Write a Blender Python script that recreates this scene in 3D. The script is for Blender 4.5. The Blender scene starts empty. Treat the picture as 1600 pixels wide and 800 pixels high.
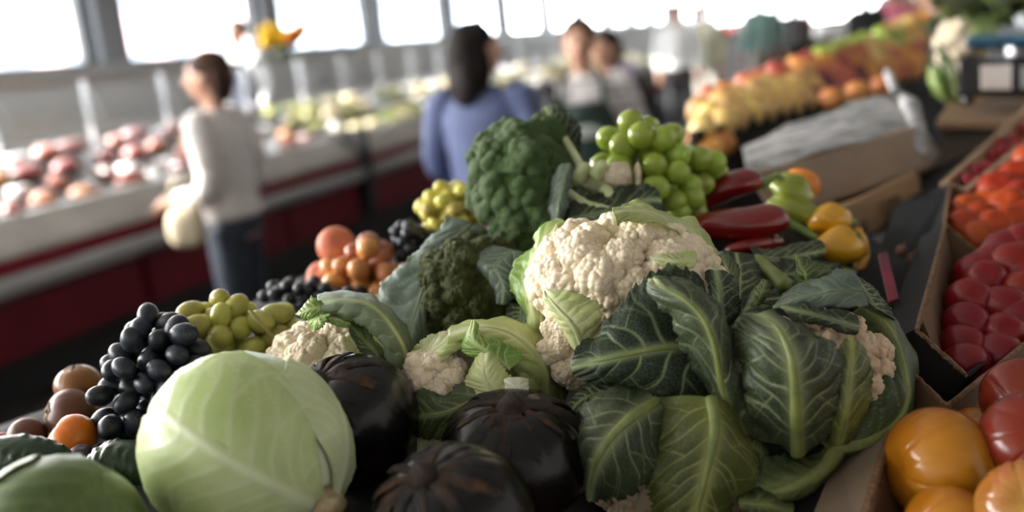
import bpy, math, random
import numpy as np
from mathutils import Vector, Matrix, noise as mnoise

random.seed(7); rng = np.random.default_rng(7)
scene = bpy.context.scene
COL = scene.collection

# ------------------------------------------------------------------ camera
FPX = 1556.0                       # focal length in pixels of the 1600x800 frame
PITCH = math.radians(11.8); ROLL = math.radians(6.5)
CAM = np.array([0.0, 0.0, 1.5])
_u0 = np.array([0, math.sin(PITCH), math.cos(PITCH)]); _r0 = np.array([1.0, 0, 0])
FW = np.array([0, math.cos(PITCH), -math.sin(PITCH)])
RT = math.cos(ROLL)*_r0 - math.sin(ROLL)*_u0
UP = math.sin(ROLL)*_r0 + math.cos(ROLL)*_u0
cd = bpy.data.cameras.new('camera'); cam = bpy.data.objects.new('camera', cd); COL.objects.link(cam)
cd.sensor_width = 36.0; cd.lens = 36.0*FPX/1600.0
cd.clip_start = 0.02; cd.clip_end = 300
M = Matrix.Identity(4)
for i in range(3):
    M[i][0] = RT[i]; M[i][1] = UP[i]; M[i][2] = -FW[i]; M[i][3] = CAM[i]
cam.matrix_world = M
cd.dof.use_dof = True; cd.dof.focus_distance = 1.06; cd.dof.aperture_fstop = 1.9
scene.camera = cam

def P(px, py, d):
    """world point seen at pixel (px,py) at distance d along the camera axis"""
    return CAM + d*(FW + (px-800)/FPX*RT - (py-400)/FPX*UP)
def hit(px, py, z):
    v = FW + (px-800)/FPX*RT - (py-400)/FPX*UP
    return CAM + v*((z-CAM[2])/v[2])
def S(px, d): return px*d/FPX

# ------------------------------------------------------------------ world, sun, lights, exposure
w = bpy.data.worlds.new('World'); scene.world = w; w.use_nodes = True
bg = w.node_tree.nodes['Background']; bg.inputs[0].default_value = (0.93, 0.97, 1.0, 1); bg.inputs[1].default_value = 8.0
sd = bpy.data.lights.new('sun_offscreen', 'SUN'); sd.energy = 11.0; sd.angle = math.radians(1.5); sd.color = (1, .96, .9)
so = bpy.data.objects.new('sun_offscreen', sd); COL.objects.link(so)
SUN_DIR = Vector((0.98, -0.02, -0.50))
so.rotation_euler = SUN_DIR.to_track_quat('-Z', 'Y').to_euler()
def area(name, loc, target, sx, sy, power, col=(1, 1, 1)):
    l = bpy.data.lights.new(name, 'AREA'); l.shape = 'RECTANGLE'; l.size = sx; l.size_y = sy; l.energy = power; l.color = col
    o = bpy.data.objects.new(name, l); COL.objects.link(o); o.location = loc
    o.rotation_euler = (Vector(target)-Vector(loc)).to_track_quat('-Z', 'Y').to_euler()
    return o
# daylight through the part of the left window band that runs on outside the picture, in the window plane
_b0 = hit(0, 465, .6); _b1 = hit(660, 245, .6); _ad = (_b1-_b0)/np.linalg.norm(_b1-_b0); _an = np.array([-_ad[1], _ad[0], 0])
_wc = _b0*[1, 1, 0]+_ad*(-2.1)+_an*3.12+np.array([0, 0, 2.73])
area('window_left_offscreen', tuple(_wc), tuple(_wc-_an), 9.2, 1.86, 500, (1, .97, .93))
scene.view_settings.view_transform = 'Standard'
scene.view_settings.look = 'None'
scene.view_settings.exposure = 0.85; scene.view_settings.gamma = 1.0
scene.view_settings.use_curve_mapping = False
scene.cycles.max_bounces = 6; scene.cycles.diffuse_bounces = 3; scene.cycles.glossy_bounces = 3
scene.cycles.transmission_bounces = 4; scene.cycles.transparent_max_bounces = 12
scene.cycles.caustics_reflective = False; scene.cycles.caustics_refractive = False
scene.cycles.sample_clamp_indirect = 4.0

# ------------------------------------------------------------------ materials
MATS = {}
def mat(name, c1, c2=None, scale=6.0, rough=.5, bump=0.0, bscale=None, sss=0.0, spec=.5, c3=None, coat=0.0,
        trans=0.0, vein=None, metallic=0.0, lo=.35, hi=.65, alpha=1.0, emit=None, stripes=None, vary=0.0, coatrough=.15, world=False):
    if name in MATS: return MATS[name]
    m = bpy.data.materials.new(name); m.use_nodes = True; nt = m.node_tree; N = nt.nodes; L = nt.links
    b = N['Principled BSDF']
    b.inputs['Roughness'].default_value = rough; b.inputs['Metallic'].default_value = metallic
    b.inputs['Specular IOR Level'].default_value = spec
    b.inputs['Coat Weight'].default_value = coat; b.inputs['Coat Roughness'].default_value = coatrough
    b.inputs['Transmission Weight'].default_value = trans
    b.inputs['Alpha'].default_value = alpha
    if sss:
        b.inputs['Subsurface Weight'].default_value = sss; b.inputs['Subsurface Scale'].default_value = .012
        b.inputs['Subsurface Radius'].default_value = (1, .7, .4)
    tc = N.new('ShaderNodeTexCoord'); out = tc.outputs['Object']
    if world:
        g = N.new('ShaderNodeNewGeometry'); out = g.outputs['Position']
    col = None
    if c2 is not None:
        nz = N.new('ShaderNodeTexNoise'); nz.inputs['Scale'].default_value = scale; nz.inputs['Detail'].default_value = 6
        nz.inputs['Roughness'].default_value = .6
        src = out
        if stripes:
            mp = N.new('ShaderNodeMapping'); mp.inputs['Scale'].default_value = stripes; L.new(out, mp.inputs[0]); src = mp.outputs[0]
        L.new(src, nz.inputs['Vector'])
        rp = N.new('ShaderNodeValToRGB'); rp.color_ramp.elements[0].position = lo; rp.color_ramp.elements[1].position = hi
        rp.color_ramp.elements[0].color = (*c1, 1); rp.color_ramp.elements[1].color = (*c2, 1)
        if c3 is not None:
            e = rp.color_ramp.elements.new((lo+hi)/2); e.color = (*c3, 1)
        L.new(nz.outputs['Fac'], rp.inputs[0]); col = rp.outputs[0]
    else:
        rgb = N.new('ShaderNodeRGB'); rgb.outputs[0].default_value = (*c1, 1); col = rgb.outputs[0]
    if vary:
        oi = N.new('ShaderNodeObjectInfo'); hs = N.new('ShaderNodeHueSaturation')
        mr = N.new('ShaderNodeMapRange'); mr.inputs['To Min'].default_value = 1-vary; mr.inputs['To Max'].default_value = 1+vary
        L.new(oi.outputs['Random'], mr.inputs[0]); L.new(mr.outputs[0], hs.inputs['Value'])
        mr2 = N.new('ShaderNodeMapRange'); mr2.inputs['To Min'].default_value = .5-vary*.06; mr2.inputs['To Max'].default_value = .5+vary*.06
        L.new(oi.outputs['Random'], mr2.inputs[0]); L.new(mr2.outputs[0], hs.inputs['Hue'])
        L.new(col, hs.inputs['Color']); col = hs.outputs[0]
    if vein is not None:
        at = N.new('ShaderNodeAttribute'); at.attribute_name = 'vein'
        uvn = N.new('ShaderNodeAttribute'); uvn.attribute_name = 'leafuv'
        vo = N.new('ShaderNodeTexVoronoi'); vo.feature = 'DISTANCE_TO_EDGE'; vo.inputs['Scale'].default_value = 30.0
        L.new(uvn.outputs['Vector'], vo.inputs['Vector'])
        mr = N.new('ShaderNodeMapRange'); mr.inputs['From Min'].default_value = 0.0; mr.inputs['From Max'].default_value = .07
        mr.inputs['To Min'].default_value = .22; mr.inputs['To Max'].default_value = 0.0
        L.new(vo.outputs['Distance'], mr.inputs[0])
        ad = N.new('ShaderNodeMath'); ad.operation = 'ADD'; ad.use_clamp = True
        L.new(at.outputs['Fac'], ad.inputs[0]); L.new(mr.outputs[0], ad.inputs[1])
        mx = N.new('ShaderNodeMix'); mx.data_type = 'RGBA'
        L.new(ad.outputs[0], mx.inputs[0]); L.new(col, mx.inputs[6]); mx.inputs[7].default_value = (*vein, 1)
        col = mx.outputs[2]
    L.new(col, b.inputs['Base Color'])
    if bump:
        nb = N.new('ShaderNodeTexNoise'); nb.inputs['Scale'].default_value = bscale or scale*6; nb.inputs['Detail'].default_value = 5
        L.new(out, nb.inputs['Vector'])
        bp = N.new('ShaderNodeBump'); bp.inputs['Strength'].default_value = bump; bp.inputs['Distance'].default_value = .003
        L.new(nb.outputs['Fac'], bp.inputs['Height']); L.new(bp.outputs[0], b.inputs['Normal'])
    if emit:
        L.new(col, b.inputs['Emission Color']); b.inputs['Emission Strength'].default_value = emit
    MATS[name] = m
    return m

# ------------------------------------------------------------------ object helpers
def wloc(o):
    v = Vector(o.location)
    while o.parent: o = o.parent; v += Vector(o.location)
    return np.array(v)
def tag(o, label, cat, group=None):
    o['label'] = label; o['category'] = cat
    if group: o['group'] = group
    return o
def thing(name, label, cat, loc, group=None):
    o = bpy.data.objects.new(name, None); COL.objects.link(o); o.location = loc; o.empty_display_size = .02
    return tag(o, label, cat, group)
def make_mesh(name, V, F, m, smooth=True, attrs=None):
    me = bpy.data.meshes.new(name)
    V = np.asarray(V, float)
    me.from_pydata(V.tolist(), [], [tuple(int(i) for i in f) for f in F])
    if smooth: me.polygons.foreach_set('use_smooth', [True]*len(me.polygons))
    if attrs:
        for k, a in attrs.items():
            a = np.asarray(a, float)
            if a.ndim == 1:
                at = me.attributes.new(k, 'FLOAT', 'POINT'); at.data.foreach_set('value', a)
            else:
                at = me.attributes.new(k, 'FLOAT_VECTOR', 'POINT'); at.data.foreach_set('vector', a.ravel())
    if m is not None:
        for mm in (m if isinstance(m, (list, tuple)) else [m]): me.materials.append(mm)
    me.update()
    return me
def obj(name, V, F, m, parent=None, smooth=True, attrs=None, label=None):
    """V in world coordinates; a mesh object with its origin at its base/parent"""
    V = np.asarray(V, float)
    if parent is not None: org = wloc(parent)
    else: org = np.array([(V[:, 0].min()+V[:, 0].max())/2, (V[:, 1].min()+V[:, 1].max())/2, V[:, 2].min()])
    o = bpy.data.objects.new(name, make_mesh(name, V-org, F, m, smooth, attrs)); COL.objects.link(o)
    if parent is not None: o.parent = parent
    else: o.location = org
    if label: o['label'] = label
    return o
def inst(name, me, parent, wpos, rot=None, scl=1.0):
    o = bpy.data.objects.new(name, me); COL.objects.link(o)
    if parent is not None:
        o.parent = parent; wpos = np.asarray(wpos)-wloc(parent)
    s = np.asarray(scl, float)*np.ones(3)
    R = rot if rot is not None else Matrix.Identity(3)
    o.matrix_local = Matrix.LocRotScale(Vector(wpos), R.to_quaternion() if isinstance(R, Matrix) else R, Vector(s))
    return o
def bevel(o, wd=.004, seg=2):
    b = o.modifiers.new('bevel', 'BEVEL'); b.width = wd; b.segments = seg; b.limit_method = 'ANGLE'; return o
def solid(o, t):
    s = o.modifiers.new('solid', 'SOLIDIFY'); s.thickness = t; s.offset = 0; return o
def structure(o): o['kind'] = 'structure'; return o

def norm(v): v = np.asarray(v, float); return v/np.linalg.norm(v)
def frame(z, x=None):
    z = norm(z); x = np.array([1.0, 0, 0]) if x is None else np.asarray(x, float)
    if abs(np.dot(norm(x), z)) > .95: x = np.array([0, 1.0, 0])
    x = norm(x-np.dot(x, z)*z); y = np.cross(z, x)
    return np.stack([x, y, z], 1)           # columns
def R3(A): return Matrix([[float(A[i][j]) for j in range(3)] for i in range(3)])
def camdir(r, u, f): return norm(r*RT+u*UP+f*FW)

def grid_faces(nu, nv, closed_v=False):
    F = []
    for i in range(nu-1):
        for j in range(nv if closed_v else nv-1):
            a = i*nv+j; b = i*nv+(j+1) % nv; F.append((a, b, b+nv, a+nv))
    return F
def tube(pts, radii, seg=10, n=None, flat=1.0, fdir=None, caps=True):
    """smooth tube through points; returns V,F"""
    pts = np.asarray(pts, float); radii = np.asarray(radii, float)*np.ones(len(pts))
    n = n or max(2, (len(pts)-1)*5+1)
    C = crspline(np.column_stack([pts, radii]), n); c = C[:, :3]; r = np.maximum(C[:, 3], 1e-4)
    T = np.gradient(c, axis=0); T /= np.linalg.norm(T, axis=1)[:, None]+1e-9
    ref = np.array([0, 0, 1.0]) if fdir is None else np.asarray(fdir, float)
    if fdir is None and abs(T[:, 2]).mean() > .8: ref = np.array([1.0, 0, 0])
    A = np.cross(T, ref); A /= np.linalg.norm(A, axis=1)[:, None]+1e-9
    B = np.cross(A, T)
    th = np.linspace(0, 2*math.pi, seg, endpoint=False)
    V = c[:, None, :]+r[:, None, None]*(np.cos(th)[None, :, None]*A[:, None, :]+flat*np.sin(th)[None, :, None]*B[:, None, :])
    V = V.reshape(-1, 3); F = grid_faces(n, seg, True)
    if caps:
        k = len(V); V = np.vstack([V, c[0]-T[0]*r[0]*.4, c[-1]+T[-1]*r[-1]*.4])
        for j in range(seg):
            F.append((k, (j+1) % seg, j)); F.append((k+1, (n-1)*seg+j, (n-1)*seg+(j+1) % seg))
    return V, F
def crspline(Pn, n):
    """Catmull-Rom through rows of Pn, n samples"""
    Pn = np.asarray(Pn, float); k = len(Pn)
    if k == 2:
        t = np.linspace(0, 1, n).reshape((-1,)+(1,)*(Pn.ndim-1)); return Pn[0]*(1-t)+Pn[1]*t
    E = np.concatenate([(2*Pn[0]-Pn[1])[None], Pn, (2*Pn[-1]-Pn[-2])[None]])
    t = np.linspace(0, k-1, n); i = np.minimum(t.astype(int), k-2); f = (t-i).reshape((-1,)+(1,)*(Pn.ndim-1))
    p0, p1, p2, p3 = E[i], E[i+1], E[i+2], E[i+3]
    return .5*((2*p1)+(-p0+p2)*f+(2*p0-5*p1+4*p2-p3)*f**2+(-p0+3*p1-3*p2+p3)*f**3)
def merge(*vf):
    V = []; F = []; k = 0
    for v, f in vf:
        V.append(np.asarray(v)); F += [tuple(i+k for i in q) for q in f]; k += len(v)
    return np.vstack(V), F
def boxvf(c, s, A=None):
    c = np.asarray(c, float); s = np.asarray(s, float)/2
    V = np.array([[x, y, z] for x in (-1, 1) for y in (-1, 1) for z in (-1, 1)], float)*s
    if A is not None: V = V@np.asarray(A).T
    return V+c, [(0, 1, 3, 2), (4, 6, 7, 5), (0, 4, 5, 1), (2, 3, 7, 6), (0, 2, 6, 4), (1, 5, 7, 3)]
def hexa(b4, t4):
    """8 corner points: bottom ring, top ring"""
    return np.vstack([b4, t4]), [(3, 2, 1, 0), (4, 5, 6, 7), (0, 1, 5, 4), (1, 2, 6, 5), (2, 3, 7, 6), (3, 0, 4, 7)]
def panel(q, th):
    q = np.asarray(q, float); n = norm(np.cross(q[1]-q[0], q[3]-q[0]))
    return hexa(q-n*th/2, q+n*th/2)
def uvsphere(nu=12, nv=16):
    V = [[0, 0, 1.0]]
    for i in range(1, nu):
        a = math.pi*i/nu
        for j in range(nv):
            b = 2*math.pi*j/nv; V.append([math.sin(a)*math.cos(b), math.sin(a)*math.sin(b), math.cos(a)])
    V.append([0, 0, -1.0]); F = []
    for j in range(nv): F.append((0, 1+j, 1+(j+1) % nv))
    for i in range(nu-2):
        for j in range(nv):
            a = 1+i*nv+j; b = 1+i*nv+(j+1) % nv; F.append((a, a+nv, b+nv, b))
    k = 1+(nu-2)*nv
    for j in range(nv): F.append((len(V)-1, k+(j+1) % nv, k+j))
    return np.array(V), F
def icosphere(sub):
    t = (1+5**.5)/2
    V = [(-1, t, 0), (1, t, 0), (-1, -t, 0), (1, -t, 0), (0, -1, t), (0, 1, t), (0, -1, -t), (0, 1, -t), (t, 0, -1), (t, 0, 1), (-t, 0, -1), (-t, 0, 1)]
    V = [list(norm(v)) for v in V]
    F = [(0, 11, 5), (0, 5, 1), (0, 1, 7), (0, 7, 10), (0, 10, 11), (1, 5, 9), (5, 11, 4), (11, 10, 2), (10, 7, 6), (7, 1, 8),
         (3, 9, 4), (3, 4, 2), (3, 2, 6), (3, 6, 8), (3, 8, 9), (4, 9, 5), (2, 4, 11), (6, 2, 10), (8, 6, 7), (9, 8, 1)]
    for _ in range(sub):
        cache = {}; G = []
        def mid(a, b):
            k = (a, b) if a < b else (b, a)
            if k not in cache:
                m_ = [(V[a][i]+V[b][i])/2 for i in range(3)]; l = math.sqrt(sum(x*x for x in m_)); V.append([x/l for x in m_]); cache[k] = len(V)-1
            return cache[k]
        for a, b, c in F:
            x, y, z = mid(a, b), mid(b, c), mid(c, a); G += [(a, x, z), (b, y, x), (c, z, y), (x, y, z)]
        F = G
    return np.array(V), F
ICO = {}
def ico(s):
    if s not in ICO: ICO[s] = icosphere(s)
    return ICO[s][0].copy(), ICO[s][1]
def fib(n, jit=0.0):
    i = np.arange(n)+.5; ph = math.pi*(1+5**.5)*i; z = 1-2*i/n; r = np.sqrt(1-z*z)
    D = np.stack([r*np.cos(ph), r*np.sin(ph), z], 1)
    if jit: D += rng.normal(0, jit, D.shape); D /= np.linalg.norm(D, axis=1)[:, None]
    return D
def vnoise(Pn, sc, seed=0, octv=3):
    """cheap smooth value noise in [-1,1]: sum of random plane waves"""
    g = np.random.default_rng(seed+91); out = np.zeros(len(Pn)); a = 1.0; s = sc
    for _ in range(octv):
        for _k in range(5):
            d = g.normal(size=3); d /= np.linalg.norm(d); out += a*np.sin(Pn@d*s+g.uniform(0, 6.28))/2.6
        a *= .5; s *= 2.1
    return out/1.6
BASES = []      # (x,y,z) underside of produce: the cloth beneath the heap follows them
def base(p, r): BASES.append((p[0], p[1], p[2]-r))
# ------------------------------------------------------------------ produce generators
def floret_mesh(name, m, sub=4, n1=11, r1=.5, n2=16, r2=.17, fine=0.0, seed=0, hemi=-.35):
    g = np.random.default_rng(seed)
    D, F = ico(sub)
    def dirs(n, lo):
        d = fib(int(n*2.2)); d += g.normal(0, .12, d.shape); d /= np.linalg.norm(d, axis=1)[:, None]
        return d[d[:, 2] > lo]
    C = []; Rr = []
    for d in dirs(n1, hemi):
        c = d*(.60+g.uniform(-.05, .05)); rr = r1*g.uniform(.82, 1.12)
        for e in dirs(n2, -1):
            if np.dot(e, d) > -.1:
                C.append(c+e*rr*g.uniform(.88, 1.0)*.8); Rr.append(r2*g.uniform(.75, 1.25))
    C = np.array(C); Rr = np.array(Rr)
    best = np.full(len(D), .45)
    for i0 in range(0, len(C), 64):
        c = C[i0:i0+64]; r = Rr[i0:i0+64]
        b = D@c.T; q = r**2-((c**2).sum(1)-b**2)
        v = np.where(q > 0, b+np.sqrt(np.maximum(q, 0)), 0); best = np.maximum(best, v.max(1))
    if fine: best = best*(1+fine*vnoise(D, 42, seed, 2))
    V = D*best[:, None]
    return make_mesh(name, V, F, m)

def florets(parent, meshes, center, A, radii, dirs, size, zs=1.0, jit=.15, name='floret', sink=.0):
    """place floret instances over an ellipsoid; A columns = axes"""
    for i, d in enumerate(dirs):
        p = center + A@(d*np.asarray(radii)*(1-sink))
        n = norm(A@(d/np.asarray(radii)))
        s = size*random.uniform(1-jit, 1+jit)
        Fm = frame(n, A[:, 0]); a = random.uniform(0, 6.28); c, sn = math.cos(a), math.sin(a)
        Fm = Fm@np.array([[c, -sn, 0], [sn, c, 0], [0, 0, 1]])
        inst(name, meshes[i % len(meshes)], parent, p-n*s*.45, R3(Fm), (s, s, s*zs))

def leaf(parent, rows, m, ribm, nu=64, nv=41, ruffle=.004, serr=.06, rib=.005, bulge=.0022, nveins=6, seed=0, th=.0011, ribend=.9, sweep=.26, name='leaf', label=None):
    K = []
    for r in rows:
        if not isinstance(r[0], (tuple, list)): r = [r, r, r]
        K.append([P(*q) for q in r])
    G = crspline(np.array(K), nu)                    # nu,3,3
    u = np.linspace(0, 1, nu); v = np.linspace(-1, 1, nv)
    sn = 1+serr*(np.sin(u*57+seed)+.9*np.sin(u*131+seed*2.1)+.7*np.sin(u*23+seed)+.5*np.sin(u*213+seed))*.5
    T = v[None, :]*np.where(np.abs(v)[None, :] > .75, 1+(sn[:, None]-1)*(np.abs(v)[None, :]-.75)*4, 1)
    L, Mid, Rr = G[:, 0], G[:, 1], G[:, 2]
    t = T[..., None]
    V = L[:, None]*(t*(t-1)/2)+Mid[:, None]*(1-t*t)+Rr[:, None]*(t*(t+1)/2)
    du = np.gradient(V, axis=0); dv = np.gradient(V, axis=1)
    Nn = np.cross(du, dv); Nn /= np.linalg.norm(Nn, axis=2)[..., None]+1e-9
    # veins
    half = (np.linalg.norm(L-Mid, axis=1)+np.linalg.norm(Rr-Mid, axis=1))/2
    ln = np.linalg.norm(np.diff(Mid, axis=0), axis=1).sum()
    g = np.random.default_rng(seed)
    vein = np.exp(-(np.abs(v)[None, :]*half[:, None]/(rib*1.2+.001))**2)*1.0
    puff = np.zeros((nu, nv))
    ph = np.full((nu, nv), 9.0)
    for side in (-1, 1):
        msk = (v*side > 0)[None, :]
        for i in range(nveins):
            ui = .05+.8*(i+g.uniform(-.22, .22))/nveins; sw = sweep*g.uniform(.8, 1.25)
            a = np.abs(v)[None, :]
            uc = ui+sw*a**1.15+.012*np.sin(a*9+i*2+seed)
            dist = np.abs(u[:, None]-uc)*ln
            wv = .00125*(1.15-.7*a)
            val = np.exp(-(dist/wv)**2)*(1-.4*a)
            vein = np.where(msk, np.maximum(vein, val), vein)
            ph = np.where(msk, np.minimum(ph, dist), ph)
            # one fork
            uf = ui+sw*.45**1.15+.9*(a-.45)*.5*(1 if i % 2 else -.35)
            df = np.abs(u[:, None]-uf)*ln
            valf = np.where(a > .45, np.exp(-(df/(wv*.8))**2)*(.8-.5*a), 0)
            vein = np.where(msk, np.maximum(vein, valf), vein)
    puff = bulge*np.clip(ph/.012, 0, 1)**.8*(1-np.exp(-(np.abs(v)[None, :]*3)**2))
    flat = V.reshape(-1, 3)
    nz = vnoise(flat, 95, seed, 2).reshape(nu, nv); nz2 = vnoise(flat, 260, seed+5, 2).reshape(nu, nv)
    e = np.abs(v)[None, :]
    sgn = np.sign((Nn@-FW).mean()) or 1.0
    disp = ruffle*nz*(.25+e**2)+ruffle*.45*nz2*e**3+puff*sgn - vein*.0006*sgn
    V = V+Nn*disp[..., None]
    uvw = np.stack([np.broadcast_to(u[:, None]*ln*9, (nu, nv)), v[None, :]*half[:, None]*9, np.full((nu, nv), seed*3.3)], 2)
    o = obj(name, V.reshape(-1, 3), grid_faces(nu, nv), m, parent, True, {'vein': vein.ravel(), 'leafuv': uvw.reshape(-1, 3)}, label)
    solid(o, th)
    if rib > 0:
        k = int(nu*ribend); idx = np.linspace(0, k-1, 14).astype(int)
        c = V[idx, nv//2]; rr = rib*np.linspace(1, .16, 14)**.9
        Vt, Ft = tube(c, rr, 10, 40, flat=.8, fdir=Nn[nu//2, nv//2])
        obj('midrib', Vt, Ft, ribm, o)
    return o

def berry_mesh(name, m, el=1.0):
    V, F = uvsphere(12, 16); V = V*np.array([1, 1, el]); return make_mesh(name, V, F, m)
def bunch(name, label, ells, rb, me, stemm, group=None, el=1.0, n=80, pack=1.6, cat='grapes', stem=None, shell=.35, lean=None):
    """ells: (px,py,d,rx,ry,rz) cluster volumes in px"""
    cs = [P(a, b, d) for a, b, d, *_ in ells]; d0 = ells[0][2]
    r = S(rb, d0); zmin = min(P(e[0], e[1]+e[4], e[2])[2] for e in ells)
    c0 = np.mean(cs, axis=0); root = thing(name, label, cat, (c0[0], c0[1], zmin), group)
    pts = []
    g = np.random.default_rng(abs(hash(label)) % 1000 if False else len(label)*7+int(rb*3))
    for k in range(9000):
        if len(pts) >= n: break
        e = ells[g.integers(len(ells))]; q = g.normal(size=3); q /= np.linalg.norm(q); f = g.uniform(shell, 1)**.6
        p = P(e[0], e[1], e[2])+q[0]*f*S(e[3], e[2])*RT+q[1]*f*S(e[4], e[2])*UP+q[2]*f*S(e[5], e[2])*FW
        if all(np.sum((p-x)**2) > (pack*r)**2 for x in pts): pts.append(p)
    for p in pts:
        out = norm(p-c0)+g.normal(0, .45, 3)
        if lean is not None: out = np.asarray(lean)+g.normal(0, .5, 3)
        s = r*g.uniform(.88, 1.1)
        inst('grape', me, root, p, R3(frame(out)), s)
    sp = stem or [(ells[0][0], ells[0][1]-ells[0][4]*.2, ells[0][2]), (ells[-1][0]+5, ells[-1][1]+5, ells[-1][2])]
    V, F = tube([P(*q) for q in sp], S(3.2, d0), 8); obj('stem', V, F, stemm, root)
    base(c0*[1, 1, 0]+[0, 0, zmin], 0)
    return root

def blob(name, center, A, radii, fn, m, parent=None, sub=4, label=None):
    D, F = ico(sub); r = fn(D) if fn else np.ones(len(D))
    V = center+(D*r[:, None]*np.asarray(radii))@A.T
    return obj(name, V, F, m, parent, True, None, label)
def ribbed(k, amp, dent=.25, bdent=.1, seed=0, lump=.02, ph=0.0):
    def f(D):
        th = np.arctan2(D[:, 1], D[:, 0])+ph; z = D[:, 2]; s = np.sqrt(np.maximum(0, 1-z*z))
        r = 1-amp*(np.abs(np.cos(th*k/2)) < .28)*(1-(np.abs(np.cos(th*k/2))/.28))*np.clip(np.abs(z)*1.3+.15, 0, 1)*s**.3
        r = r-dent*np.exp(-((1-z)/.055))-bdent*np.exp(-((1+z)/.06))
        return r+lump*vnoise(D, 2.6, seed, 2)
    return f
def calyx(parent, center, A, radii, m, n=5, rad=.5, stem=.25, seed=0, stemr=.07, lift=1.02, star=.55, name='calyx', dent=.25, rag=.1, crumple=0.0):
    """star of sepals on the +z pole of an ellipsoid, with a stem stub"""
    g = np.random.default_rng(seed); nu, nv = 15, 90
    V = []
    for i in range(nu):
        for j in range(nv):
            a = 2*math.pi*j/nv
            R = rad*(1-star*(.5-.5*math.cos(n*a))+rag*math.sin(a*3+seed)*.6+rag*math.sin(a*11+2*seed))
            th = max(.001, R*i/(nu-1))
            z = math.cos(th); d = np.array([math.sin(th)*math.cos(a), math.sin(th)*math.sin(a), z])
            k = lift-dent*math.exp(-((1-z)/.055)); V.append(d*k)
    V = np.array(V); V = V*(1+crumple*vnoise(V, 9, seed, 3))[:, None]
    o = obj(name, center+(V*np.asarray(radii))@A.T, grid_faces(nu, nv, True), m, parent); solid(o, .0015)
    if stem:
        z0 = (1-dent)*radii[2]; r = stemr*radii[0]
        p = [center+A@np.array([0, 0, z0*.95]), center+A@np.array([.02*radii[0], 0, z0+stem*.5*radii[2]]), center+A@np.array([.08*radii[0], .03*radii[0], z0+stem*radii[2]])]
        Vt, Ft = tube(p, [r*1.3, r, r*1.05], 9); obj('stem', Vt, Ft, m, parent)
    return o

def cabbage(name, label, center, A, radii, leafm, ribm, stemm, specs, group=None, ribr=.004, basez=None):
    """head of wrapped leaves; +z of A is the stem end"""
    low = center[2]-max(radii)*.8
    root = thing(name, label, 'cabbage', (center[0], center[1], low), group); base(center, max(radii)*.8)
    blob('heart', center, A, np.asarray(radii)*.955, None, leafm[0], root, 4)
    for i, (ph0, wd, thm, off, mi) in enumerate(specs):
        nu, nv = 80, 70; th = np.linspace(.10, 1, nu); v = np.linspace(-1, 1, nv)
        TH = th[:, None]*thm*(1-.14*v[None, :]**2+.02*np.sin(v[None, :]*9+i))
        wcur = wd*np.clip(.45+1.1*th, 0, 1)[:, None]
        PHI = ph0+wcur*v[None, :]
        D = np.stack([np.sin(TH)*np.cos(PHI), np.sin(TH)*np.sin(PHI), np.cos(TH)], 2)
        vein = np.exp(-(v[None, :]*wcur*np.sin(TH)/(.05*(1.25-th[:, None])+.004))**2)
        av = np.abs(v)[None, :]
        for side in (-1, 1):
            ms = (v*side > 0)[None, :]
            for k in range(8):
                t0 = .06+.115*k
                dd = th[:, None]-(t0+.42*av**1.25+.012*np.sin(av*8+k*2+i+side))
                val = np.exp(-(dd/(.0085*(1.2-.5*av)))**2)*(.62-.3*av)
                vein = np.where(ms, np.maximum(vein, val), vein)
                d2 = th[:, None]-(t0+.42*.5**1.25+(av-.5)*(1.1 if k % 2 else .1))
                vein = np.where(ms & (av > .5), np.maximum(vein, np.exp(-(d2/.009)**2)*.35), vein)
        edge = np.maximum(av**10, th[:, None]**14)
        flat = D.reshape(-1, 3)
        R = 1+off+.012*edge+.012*vein+.010*vnoise(flat, 7, i, 2).reshape(nu, nv)+.008*edge*vnoise(flat, 26, i+3, 2).reshape(nu, nv)
        V = (D*R[..., None]*np.asarray(radii)).reshape(-1, 3)@A.T+center
        uvw = np.stack([TH*1.1, PHI*np.sin(TH), np.full_like(TH, i*2.7)], 2).reshape(-1, 3)
        o = obj('leaf', V, grid_faces(nu, nv), leafm[mi], root, True, {'vein': np.clip(vein.ravel(), 0, 1), 'leafuv': uvw}); solid(o, .0014)
    zt = radii[2]
    pts = [center+A@np.array([0, 0, zt*f]) for f in (.86, 1.0, 1.12)]
    Vt, Ft = tube(pts, [radii[0]*.36, radii[0]*.22, radii[0]*.20], 16, 18)
    Vt = Vt+vnoise(Vt, 120, 3, 2)[:, None]*.0015
    obj('stem', Vt, Ft, stemm, root, label='cut pale brown stem end')
    return root
def pepper(name, label, pts, radii, m, stempts, stemm, flat=.8, group=None, cat='pepper', lob=.0):
    W = np.array([P(*q) for q in pts]); c = W.mean(0); d = pts[0][2]
    rr = [S(r, d) for r in radii]
    V, F = tube(W, rr, 24, 50, flat=flat, fdir=UP)
    if lob:
        cc = crspline(W, 50); k = len(V)-2
        off = V[:k].reshape(50, 24, 3)-cc[:, None]; th = np.arange(24)/24*2*math.pi
        V[:k] = (cc[:, None]+off*(1+lob*np.cos(3*th+np.linspace(0, 1.5, 50)[:, None])[..., None])).reshape(-1, 3)
    root = thing(name, label, cat, (c[0], c[1], V[:, 2].min()), group); base(c, c[2]-V[:, 2].min())
    obj('flesh', V, F, m, root)
    if stempts:
        sp = [P(*q) for q in stempts]; Vs, Fs = tube(sp, np.linspace(S(9, d), S(5, d), len(sp)), 9); obj('stem', Vs, Fs, stemm, root)
    return root
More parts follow.
